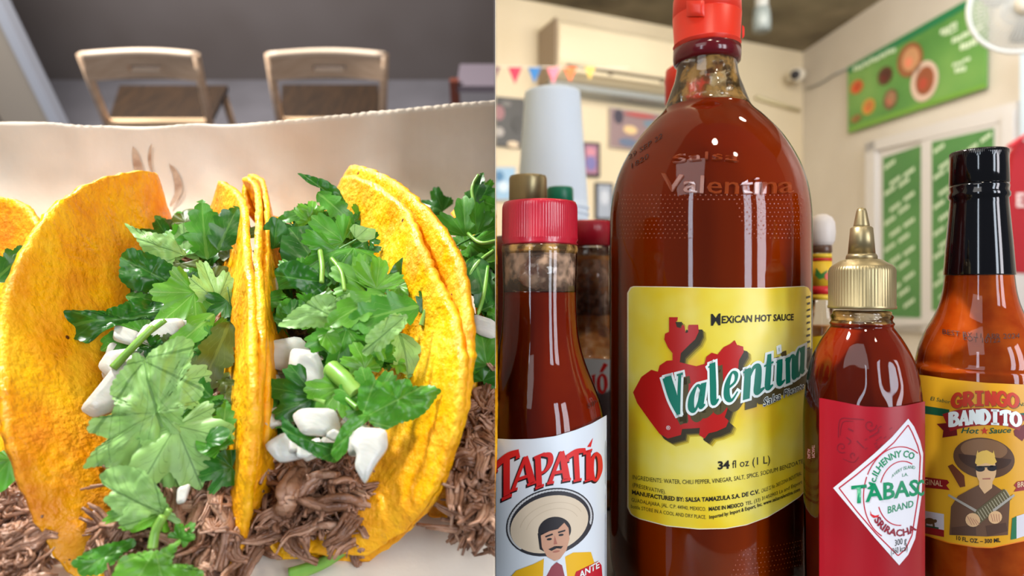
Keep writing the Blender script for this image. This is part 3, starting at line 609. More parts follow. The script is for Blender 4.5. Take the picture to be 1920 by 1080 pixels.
def traced(mb, out, stem_end, teeth, o, e1, e2, n, s, bend, seed):
    """leaf with the given rim: rings from its centre out, toothed, creased along the veins and crumpled"""
    rnd = random.Random(seed); cx = sum(p[0] for p in out) / len(out); cy = sum(p[1] for p in out) / len(out); rim = []
    for i in range(len(out)):
        a, b = out[i], out[(i + 1) % len(out)]; l = math.hypot(b[0] - a[0], b[1] - a[1]); m = max(2, int(l / 3.2)); nx, ny = (b[1] - a[1]) / (l or 1), -(b[0] - a[0]) / (l or 1)
        k = max(1, round(l / 11))
        for j in range(m):
            t = j / m; d = (abs(math.sin(math.pi * t * k)) ** .6 - .3) * teeth * .62 + rnd.uniform(-.4, .4)
            if (cx - a[0]) * nx + (cy - a[1]) * ny > 0: d = -d
            rim.append((a[0] + (b[0] - a[0]) * t + nx * d, a[1] + (b[1] - a[1]) * t + ny * d))
    far = max(math.hypot(x - stem_end[0], y - stem_end[1]) for x, y in rim); ax = math.atan2(cy - stem_end[1], cx - stem_end[0]); NR = 9; vs = []; us = []
    for j in range(NR + 1):
        for x, y in rim:
            q = j / NR; X = cx + (x - cx) * q; Y = cy + (y - cy) * q; dx, dy = (X - cx) / far, (Y - cy) / far
            da = math.atan2(Y - stem_end[1], X - stem_end[0]) - ax; da = (da + math.pi) % (2 * math.pi) - math.pi; v = math.hypot(X - stem_end[0], Y - stem_end[1]) / far
            u = min(.999, max(0, da / R(220) + .5)); al = math.cos(ax) * dx + math.sin(ax) * dy
            z = -bend * .8 * al * al + .10 * noise.noise(Vector((X / 34, Y / 34, seed))) + .035 * noise.noise(Vector((X / 12, Y / 12, seed))) - .035 * max(0, 1 - abs(math.sin(u * 5 * math.pi + math.pi / 2)) * 0 - abs(((u * 5) % 1) - .5) * 7) * v
            vs.append(o + e1 * (X - PXY[0]) * s - e2 * (Y - PXY[1]) * s + n * z * far * s); us.append((u, v))
    m = len(rim)
    mb.add(vs, [(j * m + i, j * m + (i + 1) % m, (j + 1) * m + (i + 1) % m, (j + 1) * m + i) for j in range(NR) for i in range(m)], us)
PXY = [0, 0]
def leaf(label, px, py, h, size, ang, mt, kind=0, tilt=(0, 0), bend=.35, cup=.15, wide=1.0, stem=None, group=None, seed=None, lob=5):
    seed = seed if seed is not None else int(px * 7 + py)
    o, e1, e2, n, s = frame(px, py, h, tilt); L = size * s
    mb = MB()
    if label in TR:
        out, se, te = TR[label]; px = sum(p[0] for p in out) / len(out); py = sum(p[1] for p in out) / len(out); o, e1, e2, n, s = frame(px, py, h + .003, tilt, face=.9); PXY[:] = [px, py]
        traced(mb, out, se, te, o, e1, e2, n, s, bend, seed)
    elif kind >= 4: compound_geo(mb, o, e1, e2, n, L, ang, bend, cup, seed, wide, kind - 3)
    elif kind == 3: pinnate_geo(mb, o, e1, e2, n, L, ang, bend, seed, .26 * wide, lob)
    else: leaf_geo(mb, o, e1, e2, n, L, ang, kind, bend, cup, seed, wide)
    ob = mb.build('cilantro_leaf', M['leaf_' + mt], cut=-1)
    tag(ob, label, 'leaf', group)
    if stem:
        mb = MB(); q = crom([(a, b, c) for a, b, c in stem], 12); mb.tube([G(*k) for k in q], [.0011 - .0004 * i / 12 for i in range(13)], 8)
        st = mk('stem', mb.v, mb.f, M['stem'], ob, uvs=mb.u, cut=-1)
    return ob
# left taco, from the back to the front (px, py, height, length in px, tip direction)
gA = 'large cilantro leaves on the left taco'
leaf('pale pointed cilantro leaf whose tip lies on the left taco\'s back wall', 298, 464, .052, 112, 142, 'pale', 0, (-.1, .1), wide=.62)
leaf('dark wet cilantro leaf with glints under the pointed pale leaf', 288, 528, .046, 135, 150, 'dark', 4, (-.2, 0), wide=.9)
leaf('long dark cilantro leaf reaching left across the left taco\'s wall', 222, 598, .042, 225, 186, 'dark', 3, (-.15, .15), .3, wide=1.15, stem=[(330, 590, .044), (380, 560, .045)], lob=3)
leaf('jagged dark green leaf behind the left taco\'s white onion', 242, 632, .038, 80, 215, 'mid', 0, (0, .2))
leaf('large pale cilantro leaf spread over the middle of the left taco', 288, 765, .046, 262, 262, 'pale', 5, (-.05, -.1), .35, .1, stem=[(310, 600, .05), (262, 640, .046), (225, 690, .04)])
leaf('toothed pale lobe at the right edge of the large pale leaf', 345, 712, .047, 95, 20, 'pale', 0, (.2, 0))
leaf('pale green cilantro leaf hanging at the left taco\'s front', 258, 905, .036, 185, 245, 'pale', 4, (-.1, -.2), .5, .1)
leaf('broad pale leaf with ragged rim beside the left taco\'s thin wall', 346, 836, .040, 130, 300, 'pale', 0, (.1, -.1))
leaf('bright green folded leaf below the hanging pale leaf', 262, 960, .030, 110, 195, 'bright', 0, (.1, .3), .6, .3, wide=.6, stem=[(318, 955, .034), (300, 985, .03), (286, 1020, .026)])
leaf('mid green leaf crossing the left taco\'s rim at the bottom', 200, 1042, .022, 112, 200, 'mid', 0, (-.1, 0), wide=.8)
leaf('light green toothed leaf at the bottom edge of the left taco', 300, 1050, .026, 165, 272, 'bright', 4, (0, -.1))
leaf('small parsley-like tip over the beef at the left taco\'s front', 346, 1000, .026, 36, 60, 'mid', 0)
leaf('twisted pale olive leaf at the right of the dark wet leaf', 398, 535, .048, 105, 115, 'pale', 0, (.3, .1), wide=.6)
leaf('bright green pleated leaf under the twisted pale olive leaf', 338, 572, .047, 105, 235, 'bright', 0, (.1, 0))
leaf('tall dark leaf standing at the back of the left taco', 382, 428, .050, 118, 98, 'mid', 3, (0, -.2), wide=1.25)
leaf('narrow dark leaf against the left taco\'s thin wall near its top', 428, 425, .052, 98, 75, 'dark', 3, (.2, 0), wide=1.4)
leaf('pale round leaf at the back of the left taco beside the tall dark leaf', 345, 455, .044, 82, 100, 'pale', 1, (-.2, 0))
leaf('long olive leaf lying along the left taco\'s thin wall', 398, 680, .042, 185, 258, 'olive', 3, (.35, 0), .4, wide=.8, lob=4)
leaf('bright folded leaf stretching down from the left taco\'s middle', 352, 630, .046, 130, 235, 'bright', 3, (.1, 0), .3, wide=.8, lob=2)
leaf('small dark sprig low beside the left taco\'s thin wall', 412, 882, .032, 66, 200, 'dark', 2)
leaf('dark sprig standing halfway down the left taco\'s thin wall', 420, 790, .040, 86, 95, 'mid', 3, (.2, 0), wide=1.1)
leaf('deep green leaf over the left taco\'s thin wall foot', 372, 790, .038, 92, 330, 'mid', 0, (.2, 0))
# right taco
leaf('curled dark cilantro tip sticking up highest from the right taco', 606, 350, .058, 110, 150, 'dark', 3, (0, -.1), wide=.8, stem=[(650, 385, .052), (625, 365, .055)])
leaf('dark leaf arching from the highest tip towards the right taco\'s wall', 632, 392, .056, 95, 320, 'mid', 3, (.2, -.1), wide=1.0)
leaf('arched narrow leaf between the two taco tops', 560, 402, .054, 100, 205, 'mid', 3, (0, .1), wide=.7)
leaf('rounded blue-green leaf at the left end of the right taco', 517, 438, .056, 80, 95, 'dark', 1, (-.3, 0))
leaf('shaded round leaf behind the rounded blue-green leaf', 575, 470, .053, 120, 130, 'dark', 1, (0, .1))
leaf('smooth dark leaf in the middle of the right taco', 548, 522, .058, 115, 205, 'dark', 1, (-.1, -.1), wide=.8)
leaf('pale round leaf shining near the right taco\'s double wall', 664, 440, .062, 82, 70, 'pale', 1, (.1, .1))
leaf('pale green wedge leaf below the shining round leaf', 630, 470, .060, 135, 215, 'mid', 4, (0, 0))
leaf('dark round leaf standing against the right taco\'s double wall', 752, 525, .054, 112, 75, 'dark', 1, (.35, 0), wide=.8)
leaf('bright green fan leaf in the centre of the right taco', 680, 535, .062, 120, 150, 'bright', 4, (0, 0))
leaf('wide pale leaf across the middle of the right taco', 606, 585, .060, 200, 188, 'pale', 5, (0, -.1), .25, .1)
leaf('light green leaf piled on the wide pale leaf', 665, 580, .066, 130, 215, 'bright', 3, (0, 0), .3, wide=1.1, lob=4)
leaf('serrated green leaf sloping over the wide pale leaf', 715, 590, .064, 150, 200, 'mid', 3, (.1, 0), .3, wide=1.2)
leaf('pale toothed leaf at the lower right of the piled cilantro', 722, 630, .060, 120, 245, 'pale', 4, (.1, -.1))
leaf('shaded green leaf under the wide pale leaf', 640, 648, .052, 110, 260, 'mid', 0, (0, -.1))
leaf('dull transparent-looking leaf against the left wall of the right taco', 514, 590, .048, 95, 120, 'dark', 1, (-.3, 0))
leaf('thin dark sprig lying on the right taco\'s double wall', 800, 560, .058, 60, 70, 'dark', 3, (.3, 0), wide=1.5, stem=[(790, 610, .052), (798, 580, .056)])
leaf('folded pale leaf tucked against the double wall', 760, 665, .048, 90, 285, 'pale', 3, (.4, 0), .4, wide=1.6, lob=2)
leaf('dark pointed leaf over the onions at the left of the right taco', 550, 735, .046, 130, 170, 'dark', 0, (0, -.1), wide=.7, stem=[(610, 755, .046), (585, 745, .047)])
leaf('broad bright leaf reaching right over the double wall', 742, 748, .050, 200, 356, 'mid', 4, (.1, -.1), .2, .1, wide=.8, stem=[(670, 765, .05), (640, 740, .05)])
leaf('green leaf at the left of the broad bright leaf', 690, 730, .051, 90, 110, 'mid', 0, (0, 0))
leaf('curled dark glossy leaf bowed under the onions', 612, 835, .046, 120, 215, 'dark', 3, (0, -.3), .9, wide=1.3, lob=2)
leaf('shiny folded leaf linking the curled leaf and the broad bright leaf', 648, 812, .048, 115, 235, 'mid', 3, (.1, -.2), .8, wide=1.1, lob=2)
leaf('small bright leaf beside the chopped stem', 625, 745, .047, 80, 240, 'bright', 0)
# greens at both frame edges
leaf('tall dark leaf blade standing by the partition behind the right taco', 890, 372, .052, 120, 75, 'dark', 3, (0, 0), wide=.7)
leaf('light wet leaf by the partition at the right', 895, 440, .052, 130, 30, 'mid', 4)
leaf('drooping green blade beside the partition', 905, 540, .050, 140, 285, 'dark', 3, (0, 0), wide=.9)
leaf('crossing bright blade beside the partition', 900, 490, .054, 120, 25, 'bright', 3, (0, 0), wide=.5)
leaf('rounded green leaf low beside the partition', 908, 655, .046, 90, 100, 'mid', 1)
leaf('dark leaf at the far left edge beside the cut-off taco', 30, 490, .036, 100, 60, 'dark', 3, (.1, 0), wide=1.2)
leaf('green leaf slipping out at the lower left frame edge', -2, 885, .034, 80, 250, 'mid', 1)
leaf('dark crumpled leaf lying behind the right taco', 812, 388, .022, 60, 160, 'dark', 0)
# many small leaves of the two heaps, told apart by nothing
def heap(label, group, poly, n, h0, h1, seed, mats, smin=38, smax=80):
    rnd = random.Random(seed); xs = [p[0] for p in poly]; ys = [p[1] for p in poly]
    for k in range(n):
        while True:
            px = rnd.uniform(min(xs), max(xs)); py = rnd.uniform(min(ys), max(ys))
            if inside((px, py), poly): break
        leaf(label, px, py, rnd.uniform(h0, h1), rnd.uniform(smin, smax), rnd.uniform(0, 360), rnd.choice(mats), rnd.choice((0, 0, 4, 3, 3, 1)),
             (rnd.uniform(-.5, .5), rnd.uniform(-.4, .4)), rnd.uniform(.2, .8), rnd.uniform(0, .4), rnd.uniform(.7, 1.1), None, group, seed * 1000 + k)
heap('small cilantro leaf buried in the left taco\'s heap', 'small leaves in the left taco', [(310, 400), (440, 400), (436, 860), (380, 860), (250, 640), (260, 500)], 85, .026, .044, 21, ('dark', 'dark', 'mid', 'olive'), 34, 74)
heap('small cilantro leaf buried in the right taco\'s heap', 'small leaves in the right taco', [(500, 420), (560, 390), (690, 400), (740, 470), (790, 560), (780, 680), (640, 690), (500, 600)], 125, .030, .058, 22, ('dark', 'dark', 'mid', 'bright', 'mid'), 32, 74)
heap('small cilantro leaf of the heap beside the partition', 'small leaves beside the partition', [(872, 400), (925, 350), (960, 400), (960, 720), (895, 700), (885, 560)], 36, .030, .048, 23, ('dark', 'mid', 'bright', 'mid'), 45, 90)
heap('dark cilantro leaf at the right taco\'s left onions', 'dark leaves over the onions of the right taco', [(495, 680), (600, 700), (680, 780), (600, 830), (500, 790)], 12, .030, .042, 24, ('dark', 'mid'), 40, 70)
def stemtube(label, pts, r, mt='stem'):
    mb = MB(); q = [G(*k) for k in crom(pts, 16)]; mb.tube(q, [r * (1 - .15 * i / 16) for i in range(17)], 12)
    return tag(mb.build('cilantro_sprig', M[mt], cut=-1), label, 'stem')
stemtube('loose green stem lying on the paper in front of the right taco', [(543, 1078, .0035), (580, 1066, .0035), (615, 1050, .004), (652, 1024, .006)], .0024)
stemtube('thick bright chopped stem on the right taco', [(622, 692, .05), (645, 712, .051), (670, 740, .050)], .0034)
stemtube('upright pale stem in the right taco\'s cilantro', [(600, 470, .062), (604, 500, .062), (603, 530, .060)], .0011)
stemtube('thin stem arching between leaves of the right taco', [(622, 485, .064), (640, 510, .066), (646, 545, .064)], .0008)
stemtube('slender stem crossing the onion of the left taco', [(212, 690, .043), (250, 650, .047), (288, 612, .05)], .0016)
stemtube('short stem above the bottom leaves of the left taco', [(286, 1028, .030), (292, 995, .033), (306, 968, .036)], .0015)
for k, pts in enumerate(([(862, 560, .046), (890, 500, .054), (925, 470, .056)], [(870, 430, .05), (900, 455, .055), (935, 450, .055)], [(885, 620, .046), (905, 560, .053), (915, 500, .054)], [(893, 400, .05), (885, 355, .056), (897, 328, .06)])):
    stemtube(('long stem low in the greens beside the partition', 'level stem across the greens beside the partition', 'steep stem in the greens beside the partition', 'hooked stem tip rising above the greens beside the partition')[k], pts, .0009)
# onion
def onion(label, poly, h, bend=.3, th=.0028, tilt=(0, 0), group=None):
    cx = sum(p[0] for p in poly) / len(poly); cy = sum(p[1] for p in poly) / len(poly); o, e1, e2, n, s = frame(cx, cy, h, tilt)
    h += .004; q = []; o, e1, e2, n, s = frame(cx, cy, h, tilt)
    for i in range(len(poly)):
        a, b, c = poly[i - 1], poly[i], poly[(i + 1) % len(poly)]
        for f1_, f2_ in ((.22, 0), (.06, .06), (0, .22)): q.append((b[0] + (a[0] - b[0]) * f1_ + (c[0] - b[0]) * f2_, b[1] + (a[1] - b[1]) * f1_ + (c[1] - b[1]) * f2_))
    m = len(q); vs = [o]; 
    def pt(x, y, k): 
        dx = (x - cx) * s; dy = -(y - cy) * s; r2 = dx * dx * 1.0 + dy * dy * .3
        return o + e1 * dx + e2 * dy - n * (bend * r2 * 60 - k)
    rings = [(.0, .0), (.5, .0), (.99, 0), (1, -th * .22), (1, -th * .8), (.97, -th), (.0, -th)]
    vs = []; fs = []
    for t, k in rings: vs += [pt(cx + (x - cx) * max(t, .02), cy + (y - cy) * max(t, .02), k) for x, y in q]
    for j in range(len(rings) - 1): fs += [(j * m + i, j * m + (i + 1) % m, (j + 1) * m + (i + 1) % m, (j + 1) * m + i) for i in range(m)]
    fs += [tuple(range(m))[::-1], tuple((len(rings) - 1) * m + i for i in range(m))]
    fs = [f for f in fs]
    return tag(mk('onion_piece', vs, fs, M['onion'], cut=-1), label, 'onion', group)
onion('white onion piece low at the left of the left taco\'s leaves', [(168, 770), (190, 725), (215, 660), (250, 640), (262, 680), (232, 720), (225, 770), (195, 785)], .036)
onion('white onion slab under the slender stem of the left taco', [(200, 660), (240, 650), (282, 640), (275, 700), (215, 712), (190, 690)], .034)
onion('white onion showing above the slender stem of the left taco', [(285, 600), (335, 590), (345, 620), (300, 645), (270, 630)], .040)
onion('tiny onion bit below the large pale leaf', [(330, 915), (352, 905), (350, 940), (336, 945)], .028, th=.002)
onion('onion petal at the upper left of the right taco', [(498, 640), (560, 625), (595, 680), (560, 700), (505, 690)], .042)
onion('bright onion wedge left of the chopped stem', [(540, 650), (590, 655), (612, 700), (618, 750), (575, 715), (540, 690)], .045)
onion('pointed onion piece over the beef at the left of the right taco', [(494, 835), (530, 808), (565, 822), (580, 852), (528, 868)], .038)
onion('wide curved onion petal in the middle of the right taco', [(545, 778), (560, 765), (625, 762), (640, 800), (615, 815), (570, 815)], .042, .5)
onion('small onion square beside the pointed onion piece', [(556, 830), (600, 842), (575, 858), (558, 858)], .040)
onion('arched onion petal hanging right over the double wall', [(665, 800), (720, 800), (726, 835), (705, 870), (690, 906), (668, 875), (670, 850), (655, 830)], .046, .4)
onion('translucent onion under the shiny folded leaf', [(650, 800), (690, 795), (690, 850), (655, 855)], .040)
onion('shaded onion against the left wall of the right taco', [(494, 500), (515, 520), (520, 620), (500, 650), (492, 600)], .040)
onion('shaded onion lower against the left wall of the right taco', [(492, 660), (540, 665), (560, 720), (500, 735)], .036)
onion('onion piece in the heap beside the partition', [(885, 585), (930, 600), (935, 640), (890, 625)], .046)
def onion_bits(label, group, poly, n, h0, h1, seed):
    rnd = random.Random(seed); xs = [p[0] for p in poly]; ys = [p[1] for p in poly]
    for k in range(n):
        while True:
            px = rnd.uniform(min(xs), max(xs)); py = rnd.uniform(min(ys), max(ys))
            if inside((px, py), poly): break
        m = rnd.choice((4, 4, 5)); a0 = rnd.uniform(0, 6); sz = rnd.uniform(16, 34); asp = rnd.uniform(.5, 1)
        pts = [(px + sz * math.cos(a0 + i * 6.283 / m) * rnd.uniform(.8, 1.15), py + asp * sz * math.sin(a0 + i * 6.283 / m) * rnd.uniform(.8, 1.15)) for i in range(m)]
        onion(label, pts, rnd.uniform(h0, h1), rnd.uniform(0, .8), .0024, (rnd.uniform(-.5, .5), rnd.uniform(-.5, .5)), group)
onion_bits('small white onion bit among the leaves of the left taco', 'onion bits in the left taco', [(180, 770), (200, 660), (280, 590), (350, 600), (330, 660), (240, 720)], 16, .028, .037, 31)
onion_bits('small white onion bit among the leaves of the right taco', 'onion bits in the right taco', [(500, 640), (600, 640), (640, 720), (690, 800), (640, 850), (560, 850), (500, 830)], 30, .028, .040, 32)
# sauce smears on the paper's raised back
def onpaper(px, py):
    """point of the paper's raised part seen at px,py"""
    best = None
    for i in range(81):
        q = paper((px + 60) / 1040, 0.6 + 0.4 * i / 80) - CAM; y = 540 - F * q.z / q.y
        if best is None or abs(y - py) < best[0]: best = (abs(y - py), q)
    return CAM + best[1] * 0.997
for lab, pts, wd in (('brown sauce smear at the left on the paper\'s raised back', [(252, 275), (258, 300), (264, 330), (268, 345)], 9), ('curved brown sauce smear above the left taco\'s back tip', [(318, 305), (330, 330), (332, 360), (318, 385)], 7),
                     ('faint sauce streak next to the left smear', [(285, 268), (282, 300), (290, 335)], 3)):
    q = crom([(a, b) for a, b in pts], 10); vs = []
    for i, (a, b) in enumerate(q):
        ww = wd * math.sin(math.pi * (i + .5) / 11); vs += [onpaper(a - ww, b), onpaper(a + ww, b + 2)]
    tag(mk('sauce_smear', vs, [(2 * i, 2 * i + 1, 2 * i + 3, 2 * i + 2) for i in range(10)], M['sauce_stain']), lab, 'smear')

# ------------------------------------------------------------------ right room: things on the walls
def W(px, py, wall, off): return onwall(px, py, wall, off)
def prism(mb, pts, n, th):
    """pts: polygon in the plane (front face), n: outward normal, th: thickness behind it"""
    m = len(pts); vs = [Vector(p) for p in pts] + [Vector(p) - n * th for p in pts]
    tri = geometry.tessellate_polygon([pts])
    mb.add(vs, [t for t in tri] + [tuple(m + i for i in t[::-1]) for t in tri] + [(i, (i + 1) % m, m + (i + 1) % m, m + i) for i in range(m)])
def wallpoly(name, pix, wall, off, m, th=0.01, parent=None):
    mb = MB(); n = N1 if wall == 1 else N2
    prism(mb, [W(x, y, wall, off) for x, y in pix], n, th); return mb.build(name, m, parent, smooth=False, cut=1)
def wallthing(name, px, py, wall, label, cat, group=None):
    return thing(name, W(px, py, wall, 0.001), label, cat, group)
def ell(cx, cy, rx, ry, n=24, a0=0, sl=0): return [(cx + rx * math.cos(2 * math.pi * i / n + a0), cy + ry * math.sin(2 * math.pi * i / n + a0) + sl * rx * math.cos(2 * math.pi * i / n + a0)) for i in range(n)]
# air conditioner
ac = wallthing('air_conditioner', 1160, 130, 1, 'cream wall-mounted air conditioner high on the back wall', 'air conditioner')
def wallbox(mb, u0, u1, z0, z1, o0, o1):
    mb.box(Vector((CORN.x, CORN.y, 0)), W1D, N1, Vector((0, 0, 1)), (u0, u1), (o0, o1), (z0, z1))
def uz(px, py, off): q = W(px, py, 1, off); return (q - CORN).dot(W1D), q.z
uL, zT = uz(1046, 30, .24); _, zB = uz(1050, 112, .24); uR = uL - 1.02
mb = MB(); n = 12; prof = [(0.005, zT), (.20, zT), (.235, zT - .03), (.24, zT - .10), (.235, zB), (.19, zB - .055), (.10, zB - .085), (0.005, zB - .085)]
vs = []
for u in (uL, uR): vs += [CORN * 1.0 + W1D * u + N1 * o + Vector((0, 0, z)) for o, z in prof]
k = len(prof); mb.add(vs, [tuple(range(k)), tuple(range(k, 2 * k))[::-1]] + [(i, (i + 1) % k, k + (i + 1) % k, k + i) for i in range(k)])
o = mb.build('casing', M['ac_white'], ac, smooth=False); o.modifiers.new('b', 'BEVEL').width = 0.012
mb = MB(); wallbox(mb, uL, uL + .012, zB - .08, zT - .006, .005, .232); mb.build('shaded_side', flat('ac_side_shade', 158, 142, 126), ac, smooth=False)  # thin end plate; the shade on the casing's side is put into its colour
mb = MB(); wallbox(mb, uR + .06, uL - .06, zB - .028, zB - .016, .225, .239); mb.build('air_slot', M['dark_slot'], ac, smooth=False)
mb = MB(); wallbox(mb, uR + .06, uL - .05, zB - .055, zB - .034, .20, .236); mb.build('louvre', M['ac_white'], ac, smooth=False)
for u in (uL - .34, uL - .70):
    mb = MB(); wallbox(mb, u - .012, u + .012, zB - .045, zB - .02, .225, .243); mb.build('louvre_pivot', M['dark_slot'], ac, smooth=False)
mb = MB(); wallbox(mb, uR, uL, zB - .12, zB - .087, .005, .14); mb.build('drip_tray', flat('ac_grey', 150, 156, 160), ac, smooth=False)
# pipe cover from the unit to the corner, thin cable, small security camera in the corner
mb = MB(); mb.tube([W(x, y, 1, .03) for x, y in ((1418, 182), (1460, 195), (1499, 207))], .013, 10)
tag(mb.build('wall_pipe', flat('pipe_cream', 206, 196, 160)), 'thin cream pipe running along the back wall right of the big bottle', 'pipe')
mb = MB(); mb.tube([W(x, y, 2, .02) for x, y in ((1512, 166), (1530, 160), (1552, 148), (1558, 143), (1590, 128))], .006, 8)
tag(mb.build('wall_cable', M['grey_plastic']), 'thin cable sagging from the corner to the green banner', 'cable')
sc_ = thing('security_camera', W(1492, 145, 1, 0), 'small pale security camera in the corner of the walls', 'camera')
mb = MB(); q = W(1494, 143, 1, .10); mb.tube([q + N1 * -.09, q], .018, 12); mb.build('bracket', M['white_plastic'], sc_)
mb = MB(); mb.tube([q + Vector((.03, 0, .02)), q + Vector((0, -.03, 0)), q + Vector((-.05, -.09, -.02))], [.035, .045, .042], 16); mb.build('housing', M['white_plastic'], sc_)
mb = MB(); mb.tube([q + Vector((-.05, -.09, -.02)), q + Vector((-.06, -.105, -.025))], [.034, .028], 16); mb.build('lens', M['black_frame'], sc_)
# ceiling pipe and lamp
for px, d, lab in ((1428, 3.0, 'grey conduit with lamp hanging from the concrete ceiling right of the red cap'), (1152, 2.8, 'grey ceiling lamp at the top of the frame over the air conditioner')):
    lt = thing('ceiling_lamp', P(px, 40 if px > 1300 else -10, d), lab, 'lamp')
    q = P(px, 40 if px > 1300 else -30, d); mb = MB(); mb.tube([Vector((q.x, q.y, CEIL)), q + Vector((0, 0, .02))], .03, 12); mb.build('conduit', M['grey_plastic'], lt)
    mb = MB(); mb.lathe((q.x, q.y), [(q.z - .05, .030), (q.z - .045, .040), (q.z, .042), (q.z + .06, .036)], 24); mb.build('shade', flat('lamp_grey', 104, 112, 114), lt)
# bunting
bt = thing('bunting', P(1010, 127, 2.9), 'string of small coloured triangular flags across the back wall', 'bunting')
line = crom([(925, 124, 2.85), (960, 125, 2.87), (1040, 126, 2.93), (1110, 127, 3.0), (1180, 128, 3.1)], 20)
mb = MB(); mb.tube([P(*p) for p in line], .0022, 6); mb.build('string', M['white_plastic'], bt, cut=1)
for x0, x1, yb, c in ((918, 938, 150, (110, 60, 90)), (952, 979, 158, (196, 44, 84)), (989, 1015, 156, (30, 112, 184)), (1025, 1050, 157, (242, 120, 150)), (1056, 1082, 153, (236, 104, 40)), (1096, 1116, 150, (206, 176, 70))):
    d = 2.86 + (x0 - 925) / 185 * .13; xm = (x0 + x1) / 2; a, b, c3 = P(x0, 125, d), P(x1, 125.5, d), P(xm, yb, d)
    nn = Vector((0, -1, 0)); mb = MB(); prism(mb, [a, b, c3], nn, .002)
    mb.build('flag', flat('flag_%d_%d_%d' % c, *c), bt, smooth=False, cut=1)
# pictures on the back wall
def picture(label, x0, x1, y0, y1, sl, border, cols, blobs, cat='picture', off=.02, matn=None):
    """sl: how much the top edge drops per pixel"""
    f = thing('picture', W((x0 + x1) / 2, y1, 1, .0), label, cat)
    q = lambda x, y, k=1: (x, y + (x - x0) * sl * (1 if y < 350 else .5))
    wallpoly('frame', [q(x0, y0), q(x1, y0), q(x1, y1), q(x0, y1)], 1, off, matn or M['black_frame'], off - .002, f)
    b = border
    pr = wallpoly('print', [q(x0 + b, y0 + b), q(x1 - b, y0 + b), q(x1 - b, y1 - b), q(x0 + b, y1 - b)], 1, off + .003, flat('print_%d' % (x0 + y0), *cols), .002, f)
    for i, (cx, cy, rx, ry, c) in enumerate(blobs):
        wallpoly('printed_shape', [q(*p) for p in ell(cx, cy, rx, ry, 16)], 1, off + .005 + .001 * i, flat('blob_%d_%d_%d' % c, *c), .001, pr)
picture('dark framed menu photograph of round plates at the left of the back wall', 900, 985, 178, 270, .09, 3, (62, 62, 66),
        [(936, 208, 10, 14, (150, 100, 110)), (936, 244, 9, 9, (170, 165, 165)), (950, 190, 9, 5, (110, 108, 110)), (962, 265, 11, 6, (220, 200, 175)), (970, 225, 10, 16, (48, 48, 52))])
picture('pale framed collage poster left of the big bottle', 1142, 1250, 200, 276, .14, 2, (150, 128, 134),
        [(1160, 216, 9, 14, (70, 66, 84)), (1182, 238, 13, 8, (232, 200, 150)), (1222, 222, 16, 8, (120, 140, 160)), (1178, 262, 18, 8, (106, 120, 150)), (1208, 262, 12, 10, (176, 120, 100)), (1200, 208, 30, 4, (190, 90, 90)), (1230, 245, 10, 10, (96, 84, 110))], matn=flat('pale_mount', 196, 186, 172))
picture('small dark-framed portrait of pink and violet between cups and big bottle', 1092, 1125, 266, 330, .06, 5, (168, 120, 150), [(1108, 305, 10, 14, (120, 116, 176)), (1108, 284, 9, 8, (206, 140, 160))])
picture('small dark-framed print low between cups and big bottle', 1117, 1150, 342, 412, .04, 4, (160, 170, 190), [(1134, 370, 8, 14, (196, 204, 220))])
picture('light blue picture behind the gold-capped bottle', 926, 968, 312, 376, .0, 2, (150, 190, 226), [(936, 330, 9, 10, (60, 120, 170)), (944, 350, 10, 10, (206, 226, 244))], matn=flat('pale_mount', 196, 186, 172))
picture('small dark-framed picture between the big bottle and the corner', 1512, 1546, 356, 402, .02, 4, (150, 110, 110), [])

# green banner with dishes on the door wall
bn = wallthing('banner', 1720, 200, 2, 'large green food banner hung high on the door wall', 'banner')
sheet = wallpoly('sheet', [(1589, 126), (1850, -22), (1848, 165), (1590, 250)], 2, .03, noisy(mat('banner_green', S(84, 148, 62), .5), [S(74, 134, 66), S(98, 152, 76), S(124, 170, 90)], 2.2, 2), .01, bn)
def onban(x, y): return W(x, y, 2, .034)
M['b_white'] = flat('banner_white', 214, 232, 204)
wallpoly('top_band', [(1590, 127), (1849, -20), (1849, -6), (1590, 138)], 2, .033, flat('banner_dark_green', 36, 128, 84), .002, bn)
wallpoly('bottom_band', [(1591, 238), (1848, 156), (1848, 164), (1591, 249)], 2, .033, flat('banner_low', 110, 160, 60), .002, bn)
for i, (cx, cy, rx, ry, c1, c2) in enumerate(((1706, 112, 24, 32, (150, 96, 60), (200, 150, 110)), (1733, 152, 26, 38, (214, 190, 176), (150, 84, 56)), (1659, 142, 14, 17, (96, 70, 44), (80, 40, 30)),
                                   (1669, 186, 13, 19, (120, 90, 66), (160, 120, 90)), (1606, 163, 12, 13, (206, 120, 60), (190, 80, 40)), (1628, 200, 12, 15, (206, 160, 70), (190, 120, 60)), (1605, 222, 10, 7, (150, 130, 60), (140, 100, 60)))):
    d = wallpoly('dish', ell(cx, cy, rx, ry, 20, 0, -.35), 2, .036, flat('dish%d' % i, *c1), .002, bn)
    wallpoly('food', ell(cx + 1, cy - 1, rx * .68, ry * .7, 16, 0, -.35), 2, .038, flat('food%d' % i, *c2), .002, d)
    wallpoly('food', ell(cx - 3, cy + 5, rx * .3, ry * .3, 12, 0, -.35), 2, .040, flat('food_r%d' % i, min(255, c2[0] + 30), c2[1] - 10, c2[2]), .002, d)
